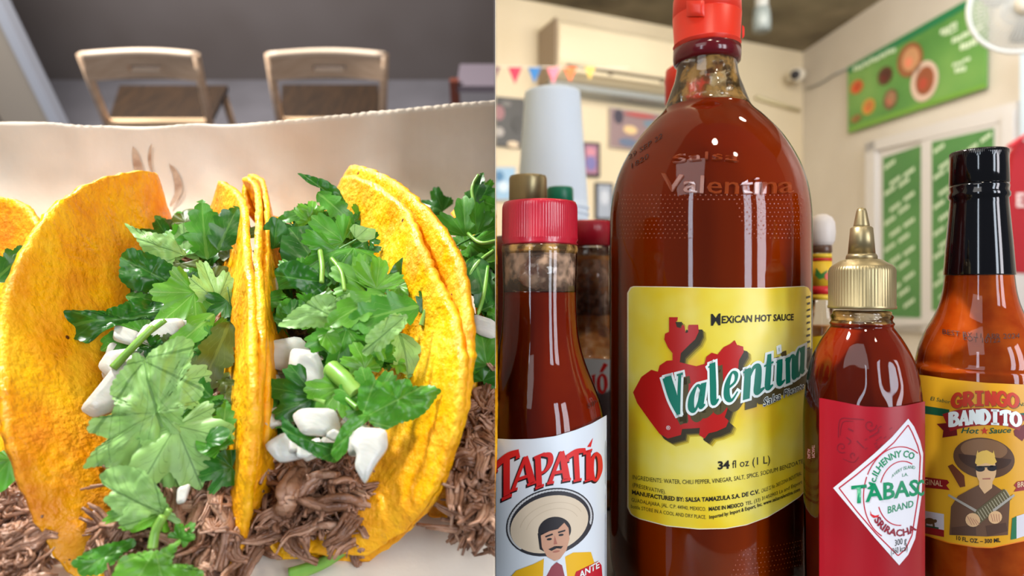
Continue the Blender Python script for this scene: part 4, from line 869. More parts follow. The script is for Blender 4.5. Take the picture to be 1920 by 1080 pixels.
for x0, y0, x1, y1, wd in ((1600, 131, 1680, 91, 8), (1763, 62, 1795, 43, 9), (1768, 66, 1796, 54, 5), (1785, 78, 1842, 48, 10), (1800, 90, 1832, 76, 12), (1786, 124, 1820, 108, 6), (1790, 134, 1812, 126, 9)):
    n = max(3, int((x1 - x0) / 6))
    for i in range(n):
        a = i / n; b = (i + .72) / n; j = (i * 37 % 5 - 2) * .6
        xa, ya, xb, yb = x0 + (x1 - x0) * a, y0 + (y1 - y0) * a + j, x0 + (x1 - x0) * b, y0 + (y1 - y0) * b + j
        wallpoly('lettering', [(xa, ya - wd / 2), (xb, yb - wd / 2), (xb, yb + wd / 2), (xa, ya + wd / 2)], 2, .034, M['b_white'], .002, sheet)
# sliding shop door below the banner
M['door_white'] = mat('door_frame_white', S(206, 204, 206), .4)
M['door_green'] = noisy(mat('door_green', S(70, 128, 60), .5), [S(64, 120, 64), S(92, 148, 84)], 2, 2)
dr = wallthing('door_1', 1740, 600, 2, None, None); tag(dr, kind='structure')
def dq(name, x0, x1, yt0, yt1, yb0, yb1, off, m, th, par): return wallpoly(name, [(x0, yt0), (x1, yt1), (x1, yb1), (x0, yb0)], 2, off, m, th, par)
dq('door_head', 1622, 1905, 268, 190, 286, 222, .05, M['door_white'], .05, dr)
dq('door_jamb', 1622, 1640, 270, 264, 640, 648, .05, M['door_white'], .05, dr)
dq('door_jamb', 1878, 1900, 212, 205, 740, 748, .06, M['door_white'], .06, dr)
for nm, a, b, yta, ytb, yba, ybb, off in (('left', 1640, 1738, 284, 258, 618, 622, .03), ('right', 1727, 1878, 258, 222, 622, 640, .045)):
    lf = dq('sliding_leaf', a, b, yta, ytb, yba, ybb, off, M['door_white'], .02, dr)
    i0, i1, t0, t1, b0, b1 = (1655, 1727, 296, 272, 594, 596) if nm == 'left' else (1747, 1863, 266, 240, 582, 586)
    dq('green_panel', i0, i1, t0, t1, b0, b1, off + .003, M['door_green'], .002, lf)
    rn = random.Random(4)
    for r_ in range(13):
        for c_ in range(6):
            x = i0 + 4 + c_ * 26 + (r_ % 2) * 10; y = t0 + 22 + r_ * 25 - c_ * 15 + rn.uniform(-4, 4)
            if x + 20 > i1 or y - 18 < t0 - (x + 20 - i0) * (t0 - t1) / (i1 - i0) + 4 or y > b0 - 6: continue
            for q_ in range(4):
                xx = x + q_ * 5; yy = y - q_ * 3.6
                dq('lettering', xx, xx + 3.6, yy - 4.5, yy - 7.1, yy + 3, yy + .4, off + .005, M['b_white'], .001, lf)
dq('door_rail', 1640, 1870, 600, 592, 612, 606, .055, M['door_white'], .02, dr)
# fan
fan = thing('wall_fan', P(1928, 8, 2.0), 'round white wire-grille fan in the top right corner', 'fan')
fc = P(1926, 2, 1.95); fn = (CAM - fc + Vector((.35, 0, -.2))).normalized(); f1 = Vector((0, 0, 1)).cross(fn).normalized(); f2 = fn.cross(f1); RF = 90 / F * 1.95
def circ(c, r, n=64): return [c + f1 * r * math.cos(2 * math.pi * i / n) + f2 * r * math.sin(2 * math.pi * i / n) for i in range(n + 1)]
M['fan_white'] = mat('fan_white', S(224, 226, 224), .35)
mb = MB(); mb.tube(circ(fc, RF), .0075, 8, cap=False); mb.build('rim', M['fan_white'], fan)
for face in (1, -1):
    mb = MB()
    for r in [RF * (.22 + .78 * i / 9) for i in range(9)]: mb.tube(circ(fc + fn * face * .045 * (1 - (r / RF) ** 2), r, 40), .0011, 4, cap=False)
    for k in range(60):
        a = 2 * math.pi * k / 60; dd = f1 * math.cos(a) + f2 * math.sin(a)
        mb.tube([fc + dd * RF * t + fn * face * .045 * (1 - t * t) for t in (.18, .4, .6, .8, 1)], .0020, 4, cap=False)
    mb.build('grille', M['fan_white'], fan)
mb = MB(); mb.tube([fc + fn * .06, fc + fn * .05, fc + fn * .03], [.026, .034, .034], 24); mb.build('hub_badge', M['white_plastic'], fan)
for k in range(3):
    a = k * 2.094 + .5; vs = []
    for i in range(9):
        t = i / 8; r = RF * (.16 + .66 * t); w0 = a - .12 - .25 * math.sin(t * 2.4); w1 = a + .2 + .35 * math.sin(t * 2.8)
        for ww, z in ((w0, -.012), ((w0 + w1) / 2, 0), (w1, .012)): vs.append(fc + (f1 * math.cos(ww) + f2 * math.sin(ww)) * r + fn * z)
    mk('blade', vs, [(3 * i + j, 3 * i + j + 1, 3 * i + j + 4, 3 * i + j + 3) for i in range(8) for j in (0, 1)], flat('fan_blade', 190, 192, 190), fan, solid=.002)
mb = MB(); mb.tube([fc - fn * .04, fc - fn * .14], [.05, .04], 20); mb.build('motor', M['fan_white'], fan)
mb = MB(); mb.tube([fc - fn * .14, Vector((fc.x + .18, fc.y + .25, fc.z - .02)), W(1960, 40, 2, .0)], .014, 10); mb.build('bracket', M['fan_white'], fan)
# red jersey on a hanger at the right edge
js = thing('red_jersey', P(1925, 520, 2.35), 'red jersey with a white letter hanging at the right edge of the frame', 'jersey')
def jp(px, py, d): return P(px, py, d)
out = [(1916, 262), (1903, 284), (1894, 330), (1891, 420), (1893, 480), (1898, 508), (1915, 512), (1960, 515), (1960, 268), (1935, 275)]
mb = MB(); prism(mb, [jp(x, y, 2.35 + .0006 * math.sin(x) ) for x, y in out], Vector((0, -1, 0)), .03); o = mb.build('body', flat('jersey_red', 158, 10, 28, .7), js, smooth=False); o.modifiers.new('b', 'BEVEL').width = .008
mb = MB(); mb.tube([jp(1890, 276, 2.34), jp(1902, 268, 2.34), jp(1930, 250, 2.34), jp(1960, 270, 2.34)], .008, 8); mb.build('hanger', flat('hanger_red', 186, 24, 44), js)
mb = MB(); 
for a in ([(1907, 362), (1911, 362), (1911, 388), (1907, 388)], [(1911, 362), (1922, 362), (1922, 367), (1911, 367)], [(1911, 373), (1920, 373), (1920, 377), (1911, 377)], [(1911, 383), (1922, 383), (1922, 388), (1911, 388)]):
    prism(mb, [jp(x, y, 2.346) for x, y in a], Vector((0, -1, 0)), .003)
mb.build('lettering', flat('jersey_white', 226, 208, 206), js, smooth=False)
tag(wallpoly('light_strip', [(1912, 100), (1922, 98), (1922, 260), (1912, 262)], 2, .06, flat('pale_blue_trim', 196, 214, 232), .03), kind='structure').name = 'trim_1'

# ------------------------------------------------------------------ right room: table and bottles
TZ = CZ - 0.15
bt_ = thing('condiment_table', Vector((.3, .5, 0)), 'table carrying the sauce bottles and paper cups', 'table')
TP = [(-.006, .19), (.62, .19), (.62, 1.0), (-.03, 1.0)]
o = slab('tabletop', TP, TZ - .03, TZ, flat('table_steel', 150, 146, 140, .35), 1); o.parent = bt_; o.location = o.location - Vector((.3, .5, 0)); WL[o.name] = Vector((.3, .5, 0))
for x, y in ((.04, .24), (.58, .24), (.58, .95), (.04, .95)):
    mb = MB(); mb.tube([Vector((x, y, 0)), Vector((x, y, TZ - .03))], .02, 10); mb.build('leg', M['grey_plastic'], bt_)
def place(xl, xr, D, dx=0):
    """axis and radius of an upright round body whose edges show at xl and xr, D away"""
    a1 = math.atan((xl - 960) / F); a2 = math.atan((xr - 960) / F); a = (a1 + a2) / 2
    return D * math.sin(a), D * math.cos(a), D * math.sin((a2 - a1) / 2)
def zpix(y, d): return CZ + (540 - y) / F * d
def prof(b, rows):
    """rows of (screen y, half width relative to the body's) to (z, radius), bottom up"""
    return sorted([(zpix(y, b[1]) if y is not None else TZ, r * b[2]) for y, r in rows])
def smoothprof(rows, n=6):
    out = []
    c = crom(rows, (len(rows) - 1) * n); return [(z, max(r, 0)) for z, r in c]
# screen point to a point on a bottle's cylinder, off above its surface
def cyl(b, px, py, off=0.0):
    X, D, r = b; r += off; q = ray(px, py); A = q.x * q.x + 1; B = q.x * X + D; c = X * X + D * D - r * r; disc = B * B - A * c
    if disc < 0:
        t = B / A; p = Vector((q.x * t - X, t - D)); p = p.normalized() * r
        return Vector((X + p.x, D + p.y, CZ + q.z * t))
    t = (B - math.sqrt(disc)) / A
    return CAM + q * t
class Deco:
    """flat print on a bottle, given in screen pixels, wrapped on the bottle's surface"""
    def __init__(s, b, parent, cut=0): s.b = b; s.par = parent; s.cut = cut; s.layer = 1
    def mesh(s, name, pts, tris, m, layer, step=7.0, parent=None):
        bm = bmesh.new(); vs = [bm.verts.new((x, y, 0)) for x, y in pts]
        for t in tris:
            try: bm.faces.new([vs[i] for i in t])
            except ValueError: pass
        xs = [p[0] for p in pts]; x = math.floor(min(xs) / step) * step + step
        while x < max(xs):
            bmesh.ops.bisect_plane(bm, geom=bm.verts[:] + bm.edges[:] + bm.faces[:], dist=1e-4, plane_co=(x, 0, 0), plane_no=(1, 0, 0)); x += step
        bm.verts.index_update()
        V = [cyl(s.b, v.co.x, v.co.y, 0.00012 + .00007 * layer) for v in bm.verts]; Fc = [[v.index for v in f.verts] for f in bm.faces]; bm.free()
        o = mk(name, V, Fc, m, parent or s.par, cut=s.cut); return o
    def poly(s, name, pts, m, layer, parent=None, step=7.0):
        return s.mesh(name, pts, geometry.tessellate_polygon([[Vector((x, y, 0)) for x, y in pts]]), m, layer, step, parent)
    def polys(s, name, lst, m, layer, parent=None, step=7.0):
        P_ = []; T_ = []
        for pts in lst:
            k = len(P_); P_ += list(pts); T_ += [tuple(k + i for i in t) for t in geometry.tessellate_polygon([[Vector((x, y, 0)) for x, y in pts]])]
        return s.mesh(name, P_, T_, m, layer, step, parent)
    def strip(s, name, top, bot, x0, x1, m, n=40, ny=8, layer=0, rc=0, parent=None):
        tp = lambda x: interp(top, x); bo = lambda x: interp(bot, x)
        def fn(u, v):
            x = x0 + (x1 - x0) * u; e = 0
            if rc:
                dd = min(x - x0, x1 - x)
                if dd < rc: e = rc - math.sqrt(max(0, rc * rc - (rc - dd) ** 2))
            a, b_ = tp(x) + e, bo(x) - e
            return cyl(s.b, x, a + (b_ - a) * v, 0.00010 + .00007 * layer)
        mb = MB(); mb.grid(fn, n, ny); return mb.build(name, m, parent or s.par, cut=s.cut)
    def text(s, name, txt, fn, m, layer, bold=0.0, parent=None, step=9.0):
        P_, T_ = glyphs(txt, bold); return s.mesh(name, [fn(x, y) for x, y in P_], T_, m, layer, step, parent)
def interp(pts, x):
    if x <= pts[0][0]: return pts[0][1]
    for (a, b), (c, d) in zip(pts, pts[1:]):
        if x <= c: t = (x - a) / (c - a); return b + (d - b) * t
    return pts[-1][1]
_g = {}
def glyphs(txt, bold=0.0):
    """flat outline text of the built-in font, left edge at 0, capital height 1"""
    k = (txt, bold)
    if k in _g: return _g[k]
    c = bpy.data.curves.new('t', 'FONT'); c.body = txt; c.size = 1 / .73; c.resolution_u = 2; c.offset = bold
    o = bpy.data.objects.new('t', c); me = bpy.data.meshes.new_from_object(o)
    P_ = [(v.co.x, v.co.y) for v in me.vertices]; T_ = [tuple(p.vertices) for p in me.polygons]
    x0 = min(p[0] for p in P_); P_ = [(x - x0, y) for x, y in P_]
    bpy.data.objects.remove(o); bpy.data.curves.remove(c); bpy.data.meshes.remove(me)
    _g[k] = (P_, T_); return _g[k]
def along(x0, y0, x1, y1, h, txt, bold=0.0, sag=None, shear=0.0, h1=None, comp=None):
    """text from x0,y0 to x1,y1 with capital height h (h1 at the end); sag: y added along the way; comp: squeeze towards the end"""
    P_, _ = glyphs(txt, bold); wd = max(p[0] for p in P_)
    def fn(x, y):
        t = x / wd; tt = t if comp is None else t * (1 + comp) - comp * t * t
        hh = h + ((h1 if h1 is not None else h) - h) * t
        return (x0 + (x1 - x0) * tt + shear * y * hh, y0 + (y1 - y0) * tt + (sag * 4 * tt * (1 - tt) if sag else 0) - y * hh)
    return fn
def stroke(pts, n=10, wscale=1.0):
    """ribbon polygon through (x, y, width)"""
    q = crom(pts, n * (len(pts) - 1)) if len(pts) > 2 else crom(pts, 1); L_ = []; R_ = []
    for i, (x, y, w_) in enumerate(q):
        a = q[max(i - 1, 0)]; b = q[min(i + 1, len(q) - 1)]; dx, dy = b[0] - a[0], b[1] - a[1]; l = math.hypot(dx, dy) or 1
        L_.append((x - dy / l * w_ / 2, y + dx / l * w_ / 2)); R_.append((x + dy / l * w_ / 2, y - dx / l * w_ / 2))
    quads = [[L_[i], L_[i + 1], R_[i + 1], R_[i]] for i in range(len(q) - 1)]
    return quads
# hand-drawn serif letters: strokes in a unit box (y up), width in box heights
GL = {
 'V': [[(.12, .97, .30), (.30, .45, .30), (.47, .03, .12)], [(.47, .03, .10), (.66, .50, .11), (.88, .96, .10)], [(0, .96, .07), (.36, .96, .07)], [(.70, .96, .07), (1.05, .96, .07)]],
 'a': [[(.72, .82, .16), (.45, .97, .10), (.16, .65, .24), (.14, .25, .26), (.36, .05, .14), (.62, .35, .12), (.78, .9, .16)], [(.86, .98, .24), (.78, .5, .26), (.76, .12, .22), (1.0, .14, .07)]],
 'l': [[(.62, .99, .24), (.50, .5, .26), (.42, .10, .24), (.85, .12, .06)], [(.25, .93, .06), (.66, .97, .07)]],
 'e': [[(.22, .50, .10), (.70, .62, .12), (.80, .86, .16), (.52, .98, .10), (.20, .66, .24), (.16, .25, .26), (.45, .04, .13), (.88, .25, .06)]],
 'n': [[(.26, .98, .22), (.20, .5, .24), (.13, .02, .24)], [(.04, .9, .06), (.3, .96, .07)], [(.26, .6, .07), (.52, .93, .12), (.74, .88, .20), (.70, .45, .25), (.66, .12, .22), (1.0, .16, .06)]],
 't': [[(.60, .99, .18), (.46, .5, .26), (.38, .12, .24), (.85, .14, .07)], [(.1, .72, .08), (.95, .74, .08)]],
 'i': [[(.62, .68, .24), (.5, .4, .26), (.42, .10, .22), (.95, .14, .06)], [(.60, .93, .14), (.62, .93, .16), (.64, .93, .14)], [(.25, .64, .05), (.64, .67, .06)]],
 'T': [[(.0, .84, .16), (.5, .95, .17), (1.0, .93, .13)], [(.0, .88, .04), (.04, .70, .12)], [(.97, .98, .04), (.98, .80, .12)], [(.50, .92, .17), (.50, .08, .17)], [(.30, .03, .07), (.72, .03, .07)]],
 'A': [[(.52, .98, .13), (.30, .50, .11), (.12, .04, .12)], [(.52, .98, .12), (.68, .5, .19), (.84, .04, .20)], [(.25, .33, .09), (.78, .33, .09)], [(.0, .03, .07), (.28, .03, .07)], [(.66, .03, .07), (1.0, .03, .07)]],
 'P': [[(.24, .96, .19), (.24, .04, .19)], [(.05, .95, .07), (.6, .95, .08)], [(.5, .94, .08), (.86, .84, .16), (.88, .62, .18), (.6, .44, .09), (.28, .42, .07)], [(.04, .03, .07), (.48, .03, .07)]],
 'I': [[(.5, .96, .22), (.5, .04, .22)], [(.15, .96, .07), (.85, .96, .07)], [(.15, .03, .07), (.85, .03, .07)]],
 'O': [[(.5, .96, .10), (.14, .75, .20), (.10, .3, .22), (.5, .04, .10), (.90, .3, .22), (.86, .75, .20), (.5, .96, .10)]],
 'G': [[(.88, .72, .10), (.74, .93, .14), (.40, .92, .18), (.14, .62, .22), (.16, .28, .22), (.5, .06, .16), (.86, .14, .18), (.88, .42, .18)], [(.56, .44, .12), (1.0, .44, .12)]],
 'R': [[(.22, .96, .24), (.22, .04, .24)], [(.1, .92, .14), (.6, .94, .14), (.86, .74, .2), (.55, .48, .14), (.3, .48, .12)], [(.5, .48, .2), (.88, .04, .26)]],
 'N': [[(.16, .96, .2), (.16, .04, .2)], [(.16, .94, .26), (.84, .06, .26)], [(.84, .96, .2), (.84, .04, .2)]],
 'B': [[(.2, .96, .26), (.2, .04, .26)], [(.1, .93, .14), (.6, .92, .15), (.82, .74, .2), (.5, .53, .12)], [(.4, .53, .12), (.72, .5, .14), (.9, .27, .24), (.6, .07, .15), (.1, .07, .14)]],
 'D': [[(.2, .96, .26), (.2, .04, .26)], [(.1, .92, .14), (.55, .92, .16), (.88, .62, .22), (.88, .36, .22), (.55, .08, .16), (.1, .08, .14)]],
}
def letters(seq, grow=0.0):
    """seq of (letter, corner quad: bottom-left, bottom-right, top-left) in pixels -> list of polygons"""
    out = []
    for ch, (bx, by), (rx, ry), (tx, ty) in seq:
        hgt = math.hypot(tx - bx, ty - by); g = grow / hgt
        ax = math.hypot(rx - bx, ry - by) / hgt
        for st_ in GL[ch]:
            kw = min(1.0, .35 + .9 * ax); s2 = [(x * ax, y, w_ * kw + g) for x, y, w_ in st_]
            # lengthen ends for the outline
            if g:
                (x0, y0, w0), (x1, y1, w1) = s2[0], s2[1]; l = math.hypot(x1 - x0, y1 - y0) or 1; s2[0] = (x0 - (x1 - x0) / l * g / 2, y0 - (y1 - y0) / l * g / 2, w0)
                (x0, y0, w0), (x1, y1, w1) = s2[-1], s2[-2]; l = math.hypot(x1 - x0, y1 - y0) or 1; s2[-1] = (x0 - (x1 - x0) / l * g / 2, y0 - (y1 - y0) / l * g / 2, w0)
            for q in stroke(s2, 8): out.append([(bx + (rx - bx) * x / ax + (tx - bx) * y, by + (ry - by) * x / ax + (ty - by) * y) for x, y in q])
    return out
def ringarc(cx, cy, rx, ry, a0, a1, w_, n=40, sk=0.0):
    """arc band polygons; angles in degrees, y down"""
    out = []
    for i in range(n):
        q = []
        for a, k in ((i, 1), (i + 1, 1), (i + 1, 0), (i, 0)):
            t = R(a0 + (a1 - a0) * a / n); x = (rx - w_ * k) * math.cos(t); y = (ry - w_ * k) * math.sin(t); q.append((cx + x, cy + y + sk * x))
        out.append(q)
    return out
def lathe_part(name, b, rows, m, parent, n=96, rib=None, cut=0, sm=0, smooth=True):
    mb = MB(); p = prof(b, rows)
    if sm: p = smoothprof(p, sm)
    mb.lathe((b[0], b[1]), p, n, rib); return mb.build(name, m, parent, cut=cut, smooth=smooth)
def closed(rows): return rows

# ---- the big bottle of orange sauce
VB = place(1143, 1524, .34)
vb = thing('sauce_bottle', (VB[0], VB[1], TZ), 'tallest bottle, litre of orange-red hot sauce with yellow label and red flip cap', 'bottle')
shoulder = [(112, .30), (130, .305), (150, .325), (170, .365), (190, .405), (205, .44), (216, .49), (228, .56), (245, .645), (265, .735), (290, .82), (320, .90), (355, .96), (395, .993), (440, 1.0), (540, 1.0), (800, 1.0), (1000, 1.0), (1060, .985), (1092, .93), (1102, .86)]
mb = MB(); pp = smoothprof(prof(VB, [(y, r) for y, r in shoulder]), 4); pp = [(max(z, TZ + .0004), r) for z, r in pp]
mb.lathe((VB[0], VB[1]), pp, 128); mb.build('glass', M['glass'], vb)
liq = [(y, r * .985 if y > 230 else r * .97) for y, r in shoulder if y >= 200]
M['sauce_valentina'] = noisy(mat('big_bottle_sauce', S(150, 50, 0), .6, sss=.08, spec=0.0), [S(146, 42, 0), S(168, 64, 0)], 6, 4)
nt = M['sauce_valentina'].node_tree
mb = MB(); pq = smoothprof(prof(VB, liq), 4); pq = [(max(z, TZ + .002), r) for z, r in pq]; mb.lathe((VB[0], VB[1]), pq, 96); mb.build('sauce', M['sauce_valentina'], vb)
lathe_part('smeared_neck', VB, [(112, .285), (130, .29), (150, .31), (170, .345), (190, .385), (202, .42)], M['glass_smeared'], vb)
lathe_part('neck_ring', VB, [(92, .318), (94, .34), (108, .342), (118, .335), (121, .30)], flat('dark_red_ring', 96, 16, 24, .15), vb)
lathe_part('cap', VB, [(84, .33), (86, .342), (34, .346), (33.2, .338), (31.8, .338), (31, .346), (0, .340), (-8, .325), (-14, .25), (-16, 0.0)], M['cap_red'], vb)
mb = MB()
def cap_tab(px, py, w_, h_): 
    b2 = (VB[0], VB[1], VB[2] * .346); L_ = []
    for yy in range(7):
        for xx in range(9): L_.append(cyl(b2, px + w_ * xx / 8, py + h_ * yy / 6, .0011 * (1 - (abs(xx - 4) / 4) ** 6) * (1 - (abs(yy - 3) / 3) ** 6) + .0001))
    mb.add(L_, [(j * 9 + i, j * 9 + i + 1, (j + 1) * 9 + i + 1, (j + 1) * 9 + i) for j in range(6) for i in range(8)])
cap_tab(1287, 1, 34, 30); mb.build('cap_tab', M['cap_red'], vb)
mb = MB(); cap_tab(1409, 44, 8, 26); mb.build('hinge', M['cap_red'], vb)
# relief: dots and moulded words in the glass
def bodypt(b, shp, px, py, off):
    """point on the lathe surface seen at px,py (front side), by marching the radius"""
    r = interp([(y, k) for y, k in shp], py) * b[2]
    for _ in range(6):
        q = cyl((b[0], b[1], r), px, py, off); yy = 540 - (q.z - CZ) / b[1] * F; r = interp([(y, k) for y, k in shp], yy) * b[2]
    return cyl((b[0], b[1], r), px, py, off)
M['glass_relief'] = mat('glass_relief', S(190, 80, 20), .08, spec=1.0, coat=1.0, alpha=.4)
mb = MB()
def dot(q, r, b):
    n = Vector((q.x - b[0], q.y - b[1], 0)).normalized(); e = Vector((0, 0, 1)).cross(n)
    vs = [q + n * r * .6] + [q + (e * math.cos(i * 1.0472) + Vector((0, 0, 1)) * math.sin(i * 1.0472)) * r for i in range(6)]
    mb.add(vs, [(0, 1 + i, 1 + (i + 1) % 6) for i in range(6)])
for j in range(11):
    y = 366 + j * 8
    for i in range(44):
        a = -1.15 + i * .052 + (j % 2) * .026
        if a > -.42 + j * .04 and a < .33 - .0 * j and j > 1 and abs(a + .02) < (.46 - j * .02) and j < 2: continue
        dip = 9 * (1 - abs(math.sin(a * 3))) if False else 0
        px = 1334 + 190 * math.sin(a)
        if -.30 + j * .012 < a < .18 + j * .02 and j >= 2: continue
        dot(bodypt(VB, shoulder, px, y, .0001), .00042, VB)
for j in range(6):
    for i in range(26):
        a = .30 + i * .045 - j * .02; px = 1334 + 190 * math.sin(a)
        if a < 1.25: dot(bodypt(VB, shoulder, px, 1034 + j * 9 - 26 * (math.sin(a)) ** 2, .0001), .00028, VB)
tag(mb.build('moulded_dots', M['glass_relief'], vb), kind='stuff')
def relief(txt, x0, y0, x1, y1, h, bold, sag):
    P_, T_ = glyphs(txt, bold); fn = along(x0, y0, x1, y1, h, txt, bold, sag, .05)
    V = [bodypt(VB, shoulder, *fn(x, y), .0001) for x, y in P_]
    o = mk('moulded_lettering', V, T_, M['glass_relief'], vb, solid=.0012, offset=1, smooth=False); return o
relief('Valentina', 1240, 358, 1484, 362, 34, .012, 4)
relief('Salsa', 1262, 308, 1384, 305, 15, .0, -6)
# best-before print at the shoulder
M['ink'] = mat('dark_ink', S(60, 24, 14), .5)
P_, T_ = glyphs('29 SEP 22', .0); fn = along(1178, 300, 1242, 258, 10, '29 SEP 22')
mk('lettering', [bodypt(VB, shoulder, *fn(x, y), .0003) for x, y in P_], T_, M['ink'], vb)
P_, T_ = glyphs('1820', .0); fn = along(1184, 316, 1216, 296, 10, '1820')
mk('lettering', [bodypt(VB, shoulder, *fn(x, y), .0003) for x, y in P_], T_, M['ink'], vb)
# label
M['yellow_label'] = noisy(mat('yellow_label', S(236, 214, 60), .33, spec=.5), [S(236, 178, 20), S(236, 208, 40), S(238, 222, 90), S(240, 232, 150)], 26, 3, pos=[.3, .45, .6, .78])
vt = [(1180, 538), (1260, 539), (1350, 541), (1440, 541), (1521, 537)]; vbm = [(1178, 962), (1200, 972), (1250, 985), (1310, 991), (1360, 990), (1400, 983), (1440, 968), (1470, 950), (1500, 930), (1521, 905)]
D1 = Deco(VB, vb)
D1.strip('label_border', [(x, y - 1.6) for x, y in vt], [(x, y + 1.8) for x, y in vbm], 1176, 1519, flat('label_edge', 244, 232, 190), 60, 4, -.7, 13)
lab = D1.strip('label', vt, vbm, 1178.5, 1521, M['yellow_label'], 64, 6, 0, 12)
q6 = lambda l: [(1150 + x / 2.25, 520 + y / 2.25) for x, y in l]
jal = q6([(235,168),(272,168),(270,182),(262,190),(268,210),(285,215),(290,200),(300,205),(305,235),(315,232),(315,210),(318,200),(358,200),(360,230),(345,262),(320,285),(285,320),(280,358),(350,375),(385,365),(392,335),(415,318),(440,325),(465,295),(495,280),(512,265),(522,285),(548,292),(550,315),(530,350),(525,400),(500,500),(470,590),(487,605),(475,632),(435,650),(402,658),(385,680),(362,665),(365,635),(290,640),(285,665),(230,680),(195,660),(150,600),(100,530),(83,485),(118,420),(160,390),(188,398),(195,372),(225,352),(250,350),(250,320),(230,295),(215,262),(218,238),(235,230)])
for k, (dx, dy, c) in enumerate(((15, 15, (206, 182, 44)), (13, 13, (160, 140, 36)), (10, 11, (96, 84, 26)), (8, 9, (52, 44, 20)))):
    D1.poly('printed_shadow', [(x + dx, y + dy) for x, y in jal], flat('shadow_print%d' % k, *c), 1 + k * .5, lab)
D1.poly('printed_map', jal, flat('map_red', 184, 24, 20, .35), 4, lab)
vseq = [('V', (1258, 783), (1290, 775), (1246, 706)), ('a', (1291, 777), (1322, 765), (1293, 727)), ('l', (1330, 766), (1352, 756), (1322, 686)), ('e', (1359, 758), (1387, 746), (1358, 704)),
        ('n', (1394, 752), (1434, 736), (1392, 694)), ('t', (1432, 738), (1453, 730), (1430, 668)), ('i', (1454, 730), (1474, 722), (1448, 655)), ('n', (1475, 721), (1497, 710), (1471, 672)), ('a', (1491, 711), (1509, 701), (1490, 657))]
D1.polys('lettering', [[(x + 9, y + 12) for x, y in q] for q in letters(vseq, 10)], flat('text_shadow', 84, 74, 40), 4.6, lab)
D1.polys('lettering', letters(vseq, 9), flat('letter_white', 236, 246, 244), 5.4, lab)
D1.polys('lettering', letters(vseq), flat('letter_green', 0, 122, 100), 6.4, lab)
blk = flat('letter_black', 26, 22, 14)
D1.text('lettering', 'Salsa Picante', along(1430, 763, 1508, 728, 17, 'Salsa Picante', .075, None, .12, 13, .25), flat('letter_white', 236, 246, 244), 6.5, .075, lab)
D1.text('lettering', 'Salsa Picante', along(1431, 763, 1507, 729, 17, 'Salsa Picante', .01, None, .12, 13, .25), blk, 7.2, .01, lab)
D1.text('lettering', 'EXiCAN HOT SAUCE', along(1353, 606, 1488, 600, 14, 'EXiCAN HOT SAUCE', .035, None, .05, 12, .2), blk, 3, .035, lab)
D1.text('lettering', 'M', along(1333, 610, 1351, 609, 22, 'M', .035), blk, 3.1, .035, lab)
D1.text('lettering', '34', along(1346, 880, 1368, 878, 15, '34', .05), blk, 3, .05, lab)
D1.text('lettering', 'fl oz (1 L)', along(1373, 878, 1444, 868, 15, 'fl oz (1 L)'), blk, 3, 0, lab)
D1.text('lettering', '®', along(1249, 806, 1257, 806, 8, '®'), flat('letter_white', 236, 246, 244), 7, 0, lab)
for txt, x0, y0, x1, y1, h, sg, bd in (('INGREDIENTS: WATER, CHILI PEPPER, VINEGAR, SALT, SPICE, SODIUM BENZOATE', 1186, 898, 1506, 868, 8.5, 22, .0), ('(PRESERVATIVE).', 1186, 912, 1248, 926, 8, 1, .0),
        ('MANUFACTURED BY: SALSA TAMAZULA S.A. DE C.V.', 1185, 926, 1424, 925, 8.2, 15, .045), ('CALLE 22 No. 2603 ZONA INDUSTRIAL', 1428, 924, 1503, 890, 7.6, 1.5, 0),
        ('GUADALAJARA, JAL. C.P. 44940, MEXICO.', 1184, 940, 1324, 958, 7.4, 3, 0), ('MADE IN MEXICO', 1329, 958, 1394, 949, 7.4, 1, .04), ('TEL. (33) 31450903 La and Export', 1398, 948, 1504, 906, 7, 3, 0),
        ('bottle STORE IN A COOL AND DRY PLACE.', 1183, 952, 1324, 973, 7.2, 3, 0), ('Imported by: Import & Export, Inc. www.salsavalentina.com', 1330, 973, 1500, 920, 7, 6, .03)):
    D1.text('lettering', txt, along(x0, y0, x1, y1, h, txt, bd, sg), blk, 2.5, bd, lab)
for i in range(26): pass
D1.polys('printed_marks', [[(1512 + (i % 3), 556 + i * 12), (1519, 554 + i * 12), (1519, 558 + i * 12), (1512 + (i % 2) * 2, 560 + i * 12)] for i in range(20)], blk, 2, lab)

# ---- the bottle with the white label at the partition
TB = place(887, 1138, .28)
tb_ = thing('sauce_bottle', (TB[0], TB[1], TZ), 'dark red sauce bottle with crimson cap and white label, cut by the partition', 'bottle')
Rb = 1 / 125.5
tsh = [(462, 70), (470, 71), (548, 69), (600, 70.5), (640, 75), (680, 86), (715, 100), (750, 113), (785, 121), (815, 125.5), (900, 125.5), (1100, 125.5), (1170, 122), (1182, 112)]
tshp = [(y, r * Rb) for y, r in tsh]
mb = MB(); p_ = [(max(z, TZ + .0004), r) for z, r in smoothprof(prof(TB, tshp), 4)]; mb.lathe((TB[0], TB[1]), p_, 96); mb.build('glass', M['glass'], tb_, cut=1)
mb = MB(); p_ = [(max(z, TZ + .002), r * .975) for z, r in smoothprof(prof(TB, [t for t in tshp if t[0] >= 548]), 4)]; mb.lathe((TB[0], TB[1]), p_, 96); mb.build('sauce', M['sauce_red'], tb_, cut=1)
lathe_part('cloudy_neck', TB, [(474, 68.5 * Rb), (546, 66.5 * Rb)], M['glass_cloudy'], tb_, cut=1)
lathe_part('neck_ring', TB, [(459, 66 * Rb), (462, 71 * Rb), (470, 72 * Rb), (476, 70 * Rb), (478, 67 * Rb)], M['glass_smeared'], tb_, cut=1)
rib = lambda n_, k: (lambda z, a: 1 + k * math.cos(n_ * a))
